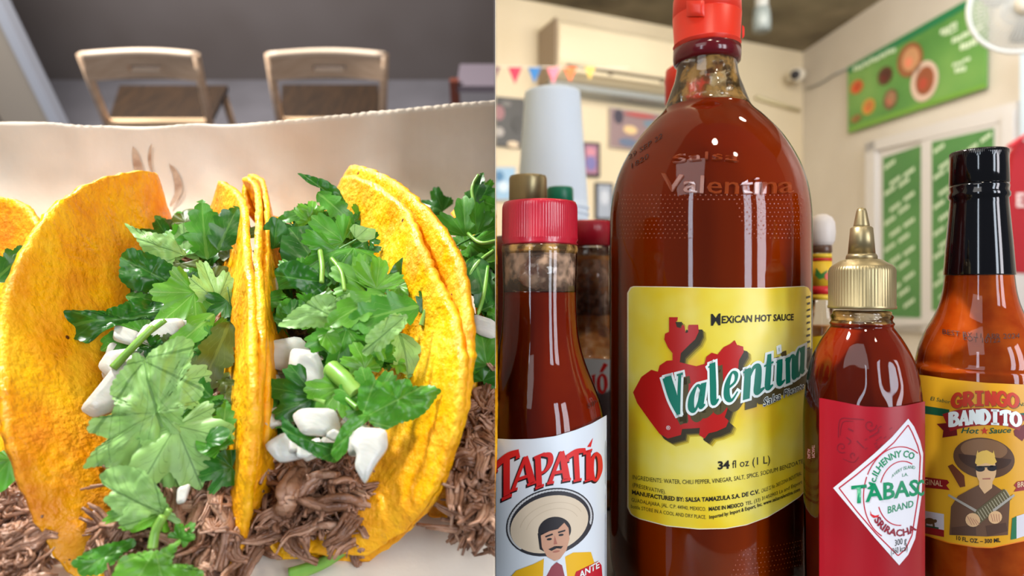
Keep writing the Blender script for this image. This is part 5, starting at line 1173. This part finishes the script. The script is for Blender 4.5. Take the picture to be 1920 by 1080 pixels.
lathe_part('cap', TB, [(456, 69 * Rb), (459, 72 * Rb), (450, 72 * Rb), (448, 71 * Rb), (392, 70.5 * Rb), (386, 70 * Rb), (381, 68 * Rb), (379.5, 0)], M['cap_crimson'], tb_, 360, lambda z, a: 1 + (.006 * math.cos(90 * a) if zpix(450, TB[1]) < z < zpix(388, TB[1]) else 0), cut=1)
D2 = Deco(TB, tb_, 1)
tt = [(925, 822), (960, 824), (1000, 823), (1040, 818), (1080, 806), (1110, 794), (1138, 778)]
wl = D2.strip('label', tt, [(925, 1190), (1138, 1190)], 925, 1137.5, flat('white_label', 226, 236, 244, .3), 44, 10, 0)
tseq = [('T', (928, 945), (972, 925), (928, 862)), ('A', (956, 923), (1006, 905), (960, 865)), ('P', (1003, 918), (1038, 904), (1000, 856)), ('A', (1026, 908), (1070, 900), (1031, 850)),
        ('T', (1066, 906), (1100, 898), (1063, 848)), ('I', (1094, 905), (1113, 899), (1094, 846)), ('O', (1108, 906), (1127, 900), (1108, 850))]
D2.polys('lettering', [[(x - 2, y + 2.5) for x, y in q] for q in letters(tseq, 3)], flat('letter_dark', 40, 20, 26), 1, wl)
D2.polys('lettering', letters(tseq, 1), flat('letter_red', 222, 36, 36), 2, wl)
D2.poly('lettering', [(1101, 838), (1112, 821), (1108, 838)], flat('letter_red', 222, 36, 36), 2, wl)
def E(cx, cy, rx, ry, rot=0, n=40, a0=0, a1=360):
    o = []
    for i in range(n + (0 if a1 - a0 == 360 else 1)):
        t = R(a0 + (a1 - a0) * i / n); x = rx * math.cos(t); y = ry * math.sin(t); c, s_ = math.cos(R(rot)), math.sin(R(rot)); o.append((cx + x * c - y * s_, cy + x * s_ + y * c))
    return o
D2.poly('printed_hat', E(1031, 979, 84, 62, -18), flat('hat_dark', 52, 52, 58), 1, wl)
D2.polys('printed_braid', [E(1031 + 79.5 * math.cos(t) * math.cos(R(-18)) - 57.5 * math.sin(t) * math.sin(R(-18)), 979 + 79.5 * math.cos(t) * math.sin(R(-18)) + 57.5 * math.sin(t) * math.cos(R(-18)), 4.2, 1.8, math.degrees(t) + 60, 8)
                           for t in [R(150 + i * 4.6) for i in range(52)]], flat('braid_white', 206, 210, 212), 1.8, wl)
D2.poly('printed_hat', E(1030, 983, 75, 52, -18), flat('hat_cream', 222, 206, 180), 2.2, wl)
D2.polys('printed_hat', ringarc(1034, 985, 60, 42, -170, -20, 1.0, 30, -.2) + ringarc(1036, 990, 50, 36, -170, -20, 1.0, 30, -.2), flat('hat_line', 206, 188, 160), 2.6, wl)
D2.poly('printed_jacket', [(955, 1085), (968, 1070), (1000, 1058), (1020, 1048), (1035, 1075), (1058, 1045), (1075, 1036), (1108, 1035), (1116, 1060), (1118, 1085)], flat('jacket_yellow', 238, 186, 30), 2.8, wl)
D2.poly('printed_shirt', [(1018, 1085), (1020, 1046), (1040, 1060), (1058, 1034), (1064, 1085)], flat('white_label', 226, 236, 244, .3), 3.0, wl)
D2.poly('printed_scarf', [(1022, 1085), (1034, 1062), (1044, 1054), (1054, 1060), (1060, 1085)], flat('scarf_rose', 150, 70, 80), 3.4, wl)
D2.poly('printed_hair', E(1040, 995, 31, 26, -10) , flat('hair_black', 40, 38, 42), 3, wl)
D2.poly('printed_hair', [(1008, 1000), (1012, 1030), (1020, 1034), (1022, 1000)], flat('hair_black', 40, 38, 42), 3, wl)
D2.poly('printed_face', [(1014, 1004), (1030, 996), (1046, 992), (1058, 980), (1066, 990), (1068, 1010), (1062, 1032), (1050, 1048), (1040, 1052), (1026, 1044), (1016, 1026)], flat('face_tan', 206, 158, 130), 3.8, wl)
D2.polys('printed_features', [E(1030, 1011, 5, 2.2, -8, 12), E(1052, 1003, 5, 2.2, -8, 12), [(1022, 1005), (1036, 1000), (1037, 1003), (1023, 1008)], [(1046, 997), (1060, 993), (1060, 996), (1047, 1000)],
                              [(1028, 1030), (1040, 1024), (1046, 1024), (1056, 1024), (1052, 1029), (1044, 1028), (1034, 1033)]], flat('hair_black', 40, 38, 42), 4.4, wl)
D2.polys('printed_features', [E(1043, 1034, 7, 2, -10, 12), [(1040, 1004), (1045, 1020), (1038, 1021)]], flat('lip_rose', 176, 110, 92), 4.4, wl)
D2.poly('printed_ribbon', [(1080, 1072), (1122, 1052), (1128, 1060), (1130, 1085), (1076, 1085)], flat('ribbon_red', 196, 24, 44), 4.0, wl)
D2.text('lettering', 'ANTE', along(1086, 1085, 1124, 1064, 13, 'ANTE', .03), flat('letter_white', 236, 246, 244), 4.8, .03, wl)
P_, T_ = glyphs('SIP', 0); fn = along(1102, 766, 1120, 758, 9, 'SIP'); mk('lettering', [bodypt(TB, tshp, *fn(x, y), .0003) for x, y in P_], T_, M['ink'], tb_)

# ---- squeeze bottle with the gold ribbed nozzle cap
SB = place(1505, 1735, .30)
sb = thing('squeeze_bottle', (SB[0], SB[1], TZ), 'red squeeze bottle with gold ribbed nozzle cap and white diamond emblem', 'bottle')
# the neck and cap are seen narrower than the body: half widths against 115 px
Rs = 1 / 115
ssh = [(584, 52), (592, 60), (600, 58), (606, 62), (612, 60), (620, 66), (640, 80), (665, 93), (690, 101), (715, 107), (740, 111), (762, 113.5), (800, 115), (900, 114), (1000, 112.5), (1080, 111), (1150, 108), (1172, 102), (1180, 90)]
sshp = [(y, r * Rs) for y, r in ssh]
mb = MB(); p_ = [(max(z, TZ + .0004), r) for z, r in smoothprof(prof(SB, sshp), 4)]
flute = lambda z, a: 1 + (.018 * math.cos(10 * a) * max(0, min(1, (zpix(640, SB[1]) - z) / .008)) * max(0, min(1, (z - zpix(745, SB[1])) / .008)))
mb.lathe((SB[0], SB[1]), p_, 140, flute); mb.build('clear_wall', M['glass'], sb)
mb = MB(); p_ = [(max(z, TZ + .002), r * .965) for z, r in smoothprof(prof(SB, [t for t in sshp if t[0] >= 606]), 4)]; mb.lathe((SB[0], SB[1]), p_, 140, flute); mb.build('sauce', M['sauce_red'], sb)
lathe_part('clear_collar', SB, [(582, 50 * Rs), (584, 56 * Rs), (590, 57 * Rs), (593, 54 * Rs), (600, 54 * Rs), (603, 58 * Rs), (608, 58 * Rs)], M['glass_smeared'], sb)
zc = lambda y: zpix(y, SB[1])
lathe_part('cap', SB, [(579, 60 * Rs), (578, 65.5 * Rs), (574, 66 * Rs), (572, 64.5 * Rs), (508, 64 * Rs), (502, 62 * Rs), (498, 58 * Rs), (488, 40 * Rs), (486, 32 * Rs)], M['cap_gold'], sb, 320,
           lambda z, a: 1 + (.012 * math.cos(64 * a) if zc(572) < z < zc(506) else 0))
lathe_part('nozzle_base', SB, [(488, 31 * Rs), (480, 30 * Rs), (476, 27.5 * Rs)], M['cap_gold'], sb)
lathe_part('nozzle', SB, [(477, 26.5 * Rs), (428, 22 * Rs), (425, 18 * Rs)], M['cap_gold'], sb, 160, lambda z, a: 1 + (.03 * math.cos(32 * a) if zc(474) < z < zc(430) else 0))
lathe_part('nozzle_tip', SB, [(426, 16 * Rs), (422, 15.5 * Rs), (396, 10 * Rs), (391, 8 * Rs), (389, 0)], M['cap_gold'], sb, 48)
D3 = Deco(SB, sb)
st_ = [(1500, 752), (1538, 746), (1570, 752), (1620, 762), (1665, 764), (1700, 760), (1736, 752)]
sbm = [(1500, 1190), (1736, 1190)]
M['red_label'] = noisy(mat('red_label', S(186, 16, 44), .38), [S(150, 8, 24), S(172, 14, 36)], 20, 2)
sl = D3.strip('label', st_, sbm, 1536, 1734.5, M['red_label'], 50, 12, 0)
orn = flat('ornament_red', 130, 14, 34)
o3 = lambda x, y: (1500 + x / 3.0, 720 + y / 3.0)
sw = []
def curl(cx, cy, r, turns, ph, w_=5, sgn=1):
    pts = [(cx + r * (1 - i / 16) * math.cos(ph + sgn * turns * 6.283 * i / 16), cy + r * (1 - i / 16) * math.sin(ph + sgn * turns * 6.283 * i / 16), w_) for i in range(15)]
    return stroke([(o3(a, b) + (w__ / 3,)) for a, b, w__ in pts], 3)
sw += curl(395, 230, 38, 1.4, 0) + curl(235, 355, 34, 1.4, 1) + curl(300, 400, 20, 1, 2)
for pl in ([(215, 300, 5), (225, 200, 5), (290, 195, 5), (360, 200, 5)], [(225, 290, 4), (240, 215, 4), (300, 210, 4)], [(270, 250, 9), (300, 265, 9)], [(260, 300, 7), (285, 320, 7), (270, 340, 6)], [(320, 320, 8), (360, 360, 8)], [(240, 420, 4), (300, 440, 4), (330, 410, 4)], [(390, 300, 6), (440, 270, 6), (440, 250, 5)]):
    sw += stroke([(o3(a, b) + (w__ / 3,)) for a, b, w__ in pl], 4)
for i in range(22):
    a = R(i * 33); sw += stroke([(o3(450 + 120 * math.cos(a) * (i / 22), 350 + 120 * math.sin(a) * (i / 22)) + (1.5,)), (o3(465 + 120 * math.cos(a) * (i / 22), 340 + 120 * math.sin(a) * (i / 22)) + (1.5,))])
D3.polys('printed_scrolls', [q for q in sw], orn, 1, sl)
wh = flat('emblem_white', 226, 226, 232)
dia = [(1703, 785), (1714, 800), (1725, 826), (1731, 850), (1728, 930), (1716, 1010), (1703, 1040), (1686, 1060), (1640, 1008), (1600, 960), (1562, 915), (1600, 884), (1640, 850), (1672, 820)]
D3.poly('emblem', dia, wh, 2, sl)
ins = [(1703, 797), (1711, 812), (1721, 836), (1726, 856), (1722, 930), (1710, 1004), (1698, 1030), (1684, 1042), (1642, 1000), (1606, 958), (1573, 915), (1606, 890), (1644, 858), (1676, 830)]
def outline(pts, w_): 
    o = []
    for a, b in zip(pts, pts[1:] + pts[:1]): o += stroke([(a[0], a[1], w_), (b[0], b[1], w_)])
    return o
rl = flat('emblem_red', 190, 20, 50)
D3.polys('emblem_border', outline(ins, 2.2), rl, 3, sl)
g_ = flat('emblem_green', 0, 140, 92)
sk = -.10
D3.polys('emblem_ring', ringarc(1684, 925, 66, 88, 118, 205, 2, 24, sk) + ringarc(1684, 925, 66, 88, 208, 305, 2, 24, sk), rl, 3, sl)
D3.polys('emblem_ring', ringarc(1690, 920, 42, 56, 200, 300, 2, 20, sk) + ringarc(1690, 926, 46, 60, 90, 160, 2, 16, sk), rl, 3, sl)
def arct(cx, cy, rx, ry, a0, a1, h, txt, bold=0, sk_=sk, inward=False):
    P_, _ = glyphs(txt, bold); wd = max(p[0] for p in P_)
    def fn(x, y):
        t = R(a0 + (a1 - a0) * x / wd); k = h * y * (-1 if inward else 1); X = (rx + k) * math.cos(t); Y = (ry + k) * math.sin(t)
        return (cx + X, cy + Y + sk_ * X)
    return fn
D3.text('lettering', 'Mc.ILHENNY CO', arct(1688, 925, 50, 68, 190, 298, 13, 'Mc.ILHENNY CO', .03), g_, 3.5, .03, sl, 5)
D3.text('lettering', 'AVERY ISLAND', along(1672, 897, 1716, 880, 6.5, 'AVERY ISLAND', 0, -7), g_, 3.5, 0, sl, 5)
D3.text('lettering', 'LA.', along(1692, 894, 1703, 892, 6.5, 'LA.'), g_, 3.5, 0, sl)
D3.text('lettering', 'TABAS', along(1596, 944, 1722, 928, 34, 'TABAS', .035, None, 0, 30, .12), g_, 4, .035, sl, 5)
D3.text('lettering', 'C', along(1719, 930, 1733, 928, 30, 'C', .035), g_, 4, .035, sl, 3)
D3.text('lettering', 'BRAND', along(1665, 963, 1713, 950, 14, 'BRAND', .01, None, 0, 13), g_, 4, .01, sl, 5)
D3.text('lettering', 'SRIRACHA', arct(1690, 925, 62, 80, 146, 62, 13, 'SRIRACHA', .05, sk, True), flat('sriracha_red', 140, 20, 44), 4, .05, sl, 5)
D3.poly('printed_pepper', [(1632, 957), (1634, 964), (1641, 967), (1649, 965), (1646, 970), (1638, 971), (1632, 966)], flat('pepper_red', 214, 40, 50), 4, sl)
D3.text('lettering', '300 g', along(1678, 1024, 1700, 1018, 12, '300 g'), blk, 4, 0, sl)
D3.text('lettering', '(360 kcal)', along(1671, 1040, 1702, 1032, 12, '(360 kcal)'), blk, 4, 0, sl)
for k_, (x, y) in enumerate(((1514, 860), (1522, 858))):
    D3.text('lettering', 'SALSA PICANTE'[k_ * 6:k_ * 6 + 6], (lambda X, Y: (lambda a, b: (X + b * 6, Y - a * 5)))(x, y), flat('side_print', 190, 120, 120), 2, 0, None)

# ---- tall black-necked bottle at the right
GB = place(1709, 1975, .36)
gb = thing('sauce_bottle', (GB[0], GB[1], TZ), 'orange-red sauce bottle with glossy black neck wrap and yellow label at the right', 'bottle')
a_c = 960 + F * GB[0] / GB[1]
Hw = (GB[2] / GB[1]) * F / math.cos(math.atan(GB[0] / GB[1]))      # half width on screen of the body
Rg = 1 / Hw
gsh = [(292, 54), (340, 54), (380, 55), (450, 62), (520, 67), (560, 74), (590, 86), (620, 104), (650, 118), (680, 126), (700, Hw), (800, Hw), (1000, Hw), (1076, Hw), (1084, Hw * .95)]
gshp = [(y, r * Rg) for y, r in gsh]
mb = MB(); p_ = [(max(z, TZ + .0004), r) for z, r in smoothprof(prof(GB, gshp), 4)]; 
p_ = [(TZ + .0004, GB[2] * .9)] + [q for q in p_ if q[0] > TZ + .003]
mb.lathe((GB[0], GB[1]), p_, 96); mb.build('glass', M['glass'], gb)
mb = MB(); p2 = [(z, r * .97) for z, r in p_ if z < zpix(500, GB[1])]; p2[0] = (TZ + .002, p2[0][1]); mb.lathe((GB[0], GB[1]), p2, 96)
M['sauce_gringo'] = noisy(mat('speckled_orange_sauce', S(178, 66, 16), .6, sss=.08, spec=0.0), [S(186, 70, 10), S(212, 100, 26)], 120, 3)
mb.build('sauce', M['sauce_gringo'], gb)
lathe_part('neck_wrap', GB, [(516, 68.5 * Rg), (514, 69 * Rg), (450, 63.5 * Rg), (385, 57 * Rg), (374, 56 * Rg), (370, 59.5 * Rg), (364, 59.5 * Rg), (360, 57 * Rg), (352, 58 * Rg), (346, 57 * Rg)], M['cap_black'], gb)
lathe_part('cap', GB, [(347, 56 * Rg), (345, 58 * Rg), (300, 56.5 * Rg), (294, 57 * Rg), (286, 56.5 * Rg), (284, 54 * Rg), (283.5, 0)], M['cap_black'], gb, 360,
           lambda z, a: 1 + (.008 * math.cos(100 * a) if z > zpix(293, GB[1]) else 0))
for txt, x0, y0, x1, y1 in (('BEST BY 11 APR 2024', 1767, 626, 1912, 634), ('LOT 10122', 1806, 636, 1876, 641)):
    P_, T_ = glyphs(txt, 0); fn = along(x0, y0, x1, y1, 10, txt, 0, 4); mk('lettering', [bodypt(GB, gshp, *fn(x, y), .0003) for x, y in P_], T_, M['ink'], gb)
D4 = Deco(GB, gb)
gt = [(1700, 700), (1735, 704), (1790, 712), (1850, 718), (1920, 721), (1985, 716)]; gbm = [(1700, 992), (1722, 1000), (1780, 1019), (1830, 1027), (1860, 1028), (1920, 1015), (1985, 985)]
M['amber_label'] = noisy(mat('amber_label', S(240, 182, 40), .38), [S(222, 160, 24), S(242, 188, 48)], 14, 2)
gl = D4.strip('label', gt, gbm, 1712, 1972, M['amber_label'], 56, 10, 0)
D4.strip('label_edge', [(x, y - 2) for x, y in gbm], gbm, 1712, 1972, flat('edge_orange', 236, 130, 20), 40, 1, .6, parent=gl)
g2 = lambda x, y: (1720 + x / 2.77, 690 + y / 2.77)
grn = flat('stripe_green', 10, 84, 56); dred = flat('ribbon_maroon', 150, 26, 30)
D4.poly('printed_stripe', [(1716, 758), (1780, 768), (1780, 782), (1716, 773)], grn, 1, gl)
D4.poly('printed_stripe', [(1902, 776), (1960, 770), (1960, 786), (1902, 790)], grn, 1, gl)
rt = crom([g2(130, 240), g2(220, 215), g2(340, 208), g2(460, 215), g2(560, 250)], 16); rbm = crom([g2(170, 330), g2(240, 310), g2(340, 298), g2(450, 300), g2(530, 325)], 16)
D4.poly('printed_ribbon', [g2(100, 290), g2(160, 285), g2(205, 320), g2(208, 350), g2(130, 362), g2(135, 325)], flat('ribbon_dark', 110, 18, 24), 1.4, gl)
D4.poly('printed_ribbon', [g2(500, 325), g2(560, 290), g2(600, 300), g2(575, 335), g2(545, 380), g2(505, 350)], flat('ribbon_dark', 110, 18, 24), 1.4, gl)
D4.poly('printed_ribbon', rt + rbm[::-1], dred, 2, gl)
def arcword(word, x0, x1, ybot, ytop, gap=.08):
    n = len(word); seq = []
    for i, ch in enumerate(word):
        a = x0 + (x1 - x0) * i / n; b = x0 + (x1 - x0) * (i + 1 - gap) / n
        seq.append((ch, (a, ybot(a)), (b, ybot(b)), (a, ytop(a))))
    return seq
par = lambda y0, dip, xm, hw: (lambda x: y0 + dip * ((x - xm) / hw) ** 2)
gr = arcword('GRINGO', 1784, 1910, par(760, 5, 1847, 62), par(733, 6, 1847, 62), .06)
D4.polys('lettering', [[(x + 1, y + 1.5) for x, y in q] for q in letters(gr, 3)], flat('shadow_brown', 150, 90, 20), 1.2, gl)
D4.polys('lettering', letters(gr, 2), flat('gringo_red', 196, 52, 26), 2, gl)
bd_ = arcword('BANDITO', 1779, 1915, par(795, 5, 1845, 66), par(768, 6, 1845, 66), .06)
D4.polys('lettering', letters(bd_, 2.5), flat('letter_white', 236, 246, 244), 3, gl)
D4.text('lettering', 'Hot', along(1802, 812, 1834, 813, 11, 'Hot', .02, None, .35), grn, 2, .02, gl)
D4.text('lettering', 'Sauce', along(1854, 813, 1895, 811, 11, 'Sauce', .02, None, .3), grn, 2, .02, gl)
D4.text('lettering', 'El Sabor', along(1744, 750, 1781, 757, 7, 'El Sabor', .0, None, .3), grn, 2, 0, gl)
D4.text('lettering', 'Nati', along(1909, 762, 1930, 760, 7, 'Nati', .0, None, .3), grn, 2, 0, gl)
D4.poly('printed_star', [(1846 + (8 if i % 2 == 0 else 3.2) * math.sin(i * math.pi / 5), 808 - (8 if i % 2 == 0 else 3.2) * math.cos(i * math.pi / 5)) for i in range(10)], flat('gringo_red', 196, 52, 26), 2, gl)
for xa, pts in ((0, [(1716, 892), (1776, 900), (1780, 905), (1774, 910), (1781, 919), (1716, 912)]), (1, [(1901, 910), (1907, 903), (1960, 896), (1960, 914), (1901, 922), (1906, 915)])): D4.poly('printed_ribbon', pts, dred, 2, gl)
D4.text('lettering', 'ORIGINAL', along(1713, 906, 1767, 912, 11, 'ORIGINAL', .01), flat('letter_cream', 236, 206, 160), 3, .01, gl)
D4.text('lettering', 'BRAND', along(1908, 914, 1945, 909, 10, 'BRAND', .01), flat('letter_cream', 236, 206, 160), 3, .01, gl)
# hat and figure with crossed arms (simplified)
hatb = flat('hat_brown', 92, 62, 40); hatl = flat('hat_brown_light', 134, 98, 66)
D4.poly('printed_hat', E(1845, 859, 58, 38, 8), hatb, 2, gl)
D4.poly('printed_hat', E(1845, 843, 44, 20, 4, 30), hatl, 2.4, gl)
D4.poly('printed_hat', E(1847, 856, 50, 26, 6, 30, 0, 180) , flat('hat_deep', 66, 42, 28), 2.6, gl)
D4.poly('printed_jacket', [(1780, 1003), (1783, 950), (1796, 930), (1818, 918), (1838, 908), (1862, 908), (1880, 920), (1894, 930), (1890, 1003), (1850, 1006)], flat('jacket_brown', 104, 74, 54), 2.8, gl)
D4.poly('printed_guitar', [(1777, 874), (1786, 870), (1808, 892), (1810, 912), (1800, 914)], flat('wood_brown', 110, 56, 30), 2.7, gl)
D4.poly('printed_neck', [(1836, 898), (1862, 896), (1860, 915), (1846, 926), (1836, 912)], flat('face_light', 224, 184, 136), 3.2, gl)
D4.poly('printed_face', E(1849, 882, 19, 27, 0, 24), flat('face_light', 224, 184, 136), 3.4, gl)
D4.polys('printed_hair', [[(1828, 868), (1832, 850), (1840, 846), (1850, 844), (1862, 850), (1869, 866), (1862, 872), (1848, 868), (1834, 873)]] + [[(1830 + i * 5, 856), (1833 + i * 5, 844 + (i % 2) * 3), (1836 + i * 5, 857)] for i in range(7)], flat('hair_blond', 228, 190, 90), 3.8, gl)
D4.polys('printed_glasses', [E(1838, 879, 9, 5.5, 0, 14), E(1860, 878, 9, 5.5, 0, 14), [(1829, 874), (1869, 873), (1869, 876), (1829, 877)]], flat('hair_black', 40, 38, 42), 4.2, gl)
D4.poly('printed_mouth', [(1842, 897), (1857, 896), (1857, 899), (1842, 899)], flat('lip_rose', 176, 110, 92), 4.2, gl)
D4.polys('printed_belt', [stroke([(1820, 980, 24), (1890, 926, 24)])[0]], flat('belt_olive', 96, 88, 60), 3.6, gl)
D4.polys('printed_belt', [stroke([(1824 + i * 4.4, 966 - i * 3.4, 1.6), (1834 + i * 4.4, 982 - i * 3.4, 1.6)])[0] for i in range(15)], flat('belt_pale', 170, 164, 136), 4, gl)
D4.polys('printed_metal', [stroke([(1778, 928, 4), (1830, 958, 5)])[0], stroke([(1862, 958, 5), (1902, 928, 4)])[0]], flat('metal_grey', 170, 166, 156), 4.4, gl)
D4.polys('printed_hand', [E(1824, 975, 14, 13, 20, 16), E(1866, 970, 13, 12, -20, 16)], flat('face_light', 224, 184, 136), 4.6, gl)
D4.polys('printed_hand', [stroke([(1814 + i * 5, 968 + i * 2, 1), (1822 + i * 5, 984, 1)])[0] for i in range(4)] + [stroke([(1858 + i * 5, 964, 1), (1862 + i * 4, 978, 1)])[0] for i in range(4)], flat('lip_rose', 176, 110, 92), 5, gl)
D4.polys('printed_sleeve', [stroke([(1784, 996, 14), (1830, 994, 20)])[0], stroke([(1850, 996, 20), (1888, 988, 16)])[0]], flat('jacket_dark', 84, 58, 44), 3.7, gl)
fw = D4.poly('printed_flag', [(1718, 955), (1770, 964), (1770, 1000), (1718, 990)], flat('flag_white', 214, 212, 220), 2, gl)
D4.poly('printed_flag', [(1718, 984), (1770, 994), (1770, 1007), (1718, 997)], dred, 2.5, gl)
D4.polys('printed_bear', [E(1743, 977, 10, 6, 8, 14), [(1734, 978), (1737, 978), (1737, 986), (1733, 985)], [(1748, 980), (1752, 980), (1753, 988), (1749, 987)], E(1753, 977, 4, 3.4, 0, 10)], flat('bear_brown', 96, 72, 40), 3, gl)
D4.poly('printed_stripe', [(1727, 983), (1760, 989), (1760, 992), (1727, 986)], grn, 2.8, gl)
D4.poly('printed_flag', [(1898, 972), (1906, 968), (1906, 1010), (1895, 1012)], flat('flag_green', 20, 110, 70), 2, gl)
D4.poly('printed_flag', [(1906, 968), (1924, 962), (1924, 1004), (1906, 1010)], flat('flag_white', 214, 212, 220), 2, gl)
D4.text('lettering', '10 FL. OZ. – 300 ML', along(1793, 1012, 1876, 1016, 8, '10 FL. OZ. – 300 ML', .035, 4), blk, 2, .035, gl)

# ---- bottles behind
def simple_bottle(name, label, c, D, Rpx, rows, capr, capm, body, liquid, neckmat=None, cut=0, n=64, capn=0, lvl=None):
    b = place(c - Rpx, c + Rpx, D); t = thing(name, (b[0], b[1], TZ), label, 'bottle'); k = 1 / Rpx
    base = 540 + (CZ - TZ) / b[1] * F
    rows = rows + [(base - 12, Rpx), (base - .5, Rpx * .92)]
    mb = MB(); p = smoothprof(prof(b, [(y, r * k) for y, r in rows]), 3); p = [(max(z, TZ + .0004), r) for z, r in p]; mb.lathe((b[0], b[1]), p, n); mb.build('glass', M['glass'], t, cut=cut)
    lv = lvl or rows[0][0]
    mb = MB(); q = [(max(z, TZ + .002), r * .96) for z, r in p if z < zpix(lv, b[1])]; mb.lathe((b[0], b[1]), q, n); mb.build('sauce', liquid, t, cut=cut)
    lathe_part('cap', b, [(y, r * k) for y, r in capr], capm, t, 180 if capn else n, (lambda z, a: 1 + .008 * math.cos(capn * a)) if capn else None, cut)
    return t, b, k
M['sauce_amber'] = noisy(mat('grainy_salsa', S(180, 110, 50), .5), [S(170, 104, 54), S(222, 150, 70), S(236, 190, 130)], 160, 3)
t, b, k = simple_bottle('sauce_bottle', 'half-used bottle of orange salsa with crimson cap between the two nearest bottles', 1104, .46, 76,
    [(460, 39), (480, 40), (560, 40), (610, 44), (640, 58), (665, 70), (690, 76)], [(462, 40), (460, 43), (420, 42.5), (416, 40), (415, 0)], M['cap_crimson'], None, M['sauce_amber'], capn=60, lvl=474)
lathe_part('cloudy_neck', b, [(466, 38 * k), (590, 40 * k)], M['glass_cloudy'], t)
D5 = Deco(b, t); l5 = D5.strip('label', [(1028, 676), (1104, 672), (1180, 676)], [(1028, 900), (1180, 900)], 1030, 1178, flat('white_label', 226, 236, 244, .3), 30, 4, 0)
D5.polys('lettering', letters([('O', (1122, 740), (1138, 736), (1120, 702)), ('I', (1108, 742), (1119, 739), (1107, 704))], 1), flat('letter_red', 222, 36, 36), 1, l5)
D5.poly('lettering', [(1124, 698), (1132, 680), (1140, 684), (1130, 698)], flat('letter_red', 222, 36, 36), 1, l5)
simple_bottle('sauce_bottle', 'clear-shouldered bottle with brass-coloured cap behind the crimson cap', 990, .40, 74, [(378, 30), (400, 32), (430, 40), (460, 60), (490, 74)],
    [(379, 34), (377, 36), (336, 35.5), (331, 34), (329.5, 0)], M['cap_gold'], None, M['sauce_dark'], cut=1)
simple_bottle('sauce_bottle', 'small bottle with green cap behind the brass-coloured cap', 1050, .52, 44, [(386, 22), (400, 22), (430, 30), (460, 44)],
    [(387, 24), (386, 25.5), (356, 25), (352, 23), (351, 0)], M['cap_green'], None, M['sauce_dark'])
simple_bottle('sauce_bottle', 'second big bottle, only its orange-red cap showing left of the tallest bottle\'s neck', 1292, .525, 122, [(204, 38), (225, 42), (250, 52), (280, 84), (310, 108), (350, 120), (400, 122)],
    [(194, 41), (193, 42.5), (158, 42.5), (156, 43.5), (150, 43), (132, 41), (128, 36), (127, 0)], M['cap_red'], None, M['sauce_orange'])
t, b, k = simple_bottle('sauce_bottle', 'clear bottle with round white wooden cap and yellow-red neck band behind the squeeze bottle', 1542, .46, 44, [(460, 17), (480, 17.5), (560, 19), (590, 24), (620, 34), (650, 41), (690, 44)],
    [(462, 15), (460, 20), (452, 24), (436, 26), (418, 24.5), (408, 19), (402, 9), (401, 0)], flat('cap_wood_white', 226, 216, 206), None, M['sauce_amber'], lvl=600)
lathe_part('dark_collar', b, [(474, 18 * k), (472, 19.5 * k), (460, 19 * k), (458, 16 * k)], flat('collar_brown', 96, 66, 46, .3), t)
for y0, y1, c in ((476, 484, (232, 196, 40)), (484, 490, (206, 40, 30)), (490, 536, (240, 196, 44)), (536, 552, (214, 36, 36)), (552, 562, (238, 200, 50))):
    lathe_part('neck_band', b, [(y1, (18.6 + (y1 - 470) * .018) * k), (y0, (18.4 + (y0 - 470) * .018) * k)], flat('band_%d_%d_%d' % c, *c), t)
D6 = Deco((b[0], b[1], b[2] * 20.2 * k), t)
D6.poly('printed_leaves', [(1530, 502), (1540, 514), (1552, 506), (1548, 520), (1536, 524), (1528, 516)], flat('print_leaf', 60, 130, 50), 2)
D6.poly('printed_flower', E(1552, 518, 6, 7, 0, 12), flat('print_flower', 220, 80, 40), 3)
D7 = Deco(b, t); D7.strip('label', [(1500, 632), (1586, 628)], [(1500, 780), (1586, 780)], 1502, 1584, flat('label_yellow', 226, 190, 30), 16, 3, 0)

# ---- stack of paper cups, upside down
CD = .80
cz0 = None
cb = place(969, 1103, CD)
def cup(ztop, label, grp='upturned paper cups in the stack'):
    """ztop: height of the upturned base"""
    hgt = 220 / F * cb[1]; rt_, rbm = 52 / 67 * cb[2], cb[2]
    mb = MB(); z0 = ztop - hgt
    p = [(z0, rbm * 1.0), (z0 + .0015, rbm * 1.035), (z0 + .004, rbm * 1.03), (z0 + .005, rbm * 1.0), (z0 + .012, rbm * .99), (ztop - .004, rt_ * 1.01), (ztop, rt_), (ztop - .001, rt_ * .95), (ztop - .006, rt_ * .93), (ztop - .006, 0)]
    mb.lathe((cb[0], cb[1]), p, 64); o = mb.build('paper_cup', M['cup'], origin=(cb[0], cb[1], z0), cut=1)
    return tag(o, label, 'cup', grp)
M['cup'] = mat('blue_white_paper', S(224, 238, 252), .55)
zt = zpix(175, cb[1]); hgt = 220 / F * cb[1]; step = .0078
names = ['topmost', 'second', 'third', 'fourth', 'fifth', 'sixth', 'seventh', 'eighth', 'ninth', 'tenth', 'eleventh', 'twelfth', 'thirteenth', 'fourteenth', 'fifteenth', 'sixteenth', 'seventeenth', 'eighteenth', 'nineteenth', 'twentieth']
n = int((zt - hgt - TZ) / step)
o0 = cup(zt, 'topmost upturned pale blue paper cup, showing whole at the top of the stack')
for i in range(1, n + 1):
    o = o0.copy(); C.objects.link(o); o.location.z -= step * i
    o['label'] = 'pale blue paper cup, ' + (names[i] if i < len(names) else str(i + 1) + 'th') + ' from the top of the upturned stack'
for o in list(bpy.data.objects):      # tidy: no unset origins, everything linked
    pass
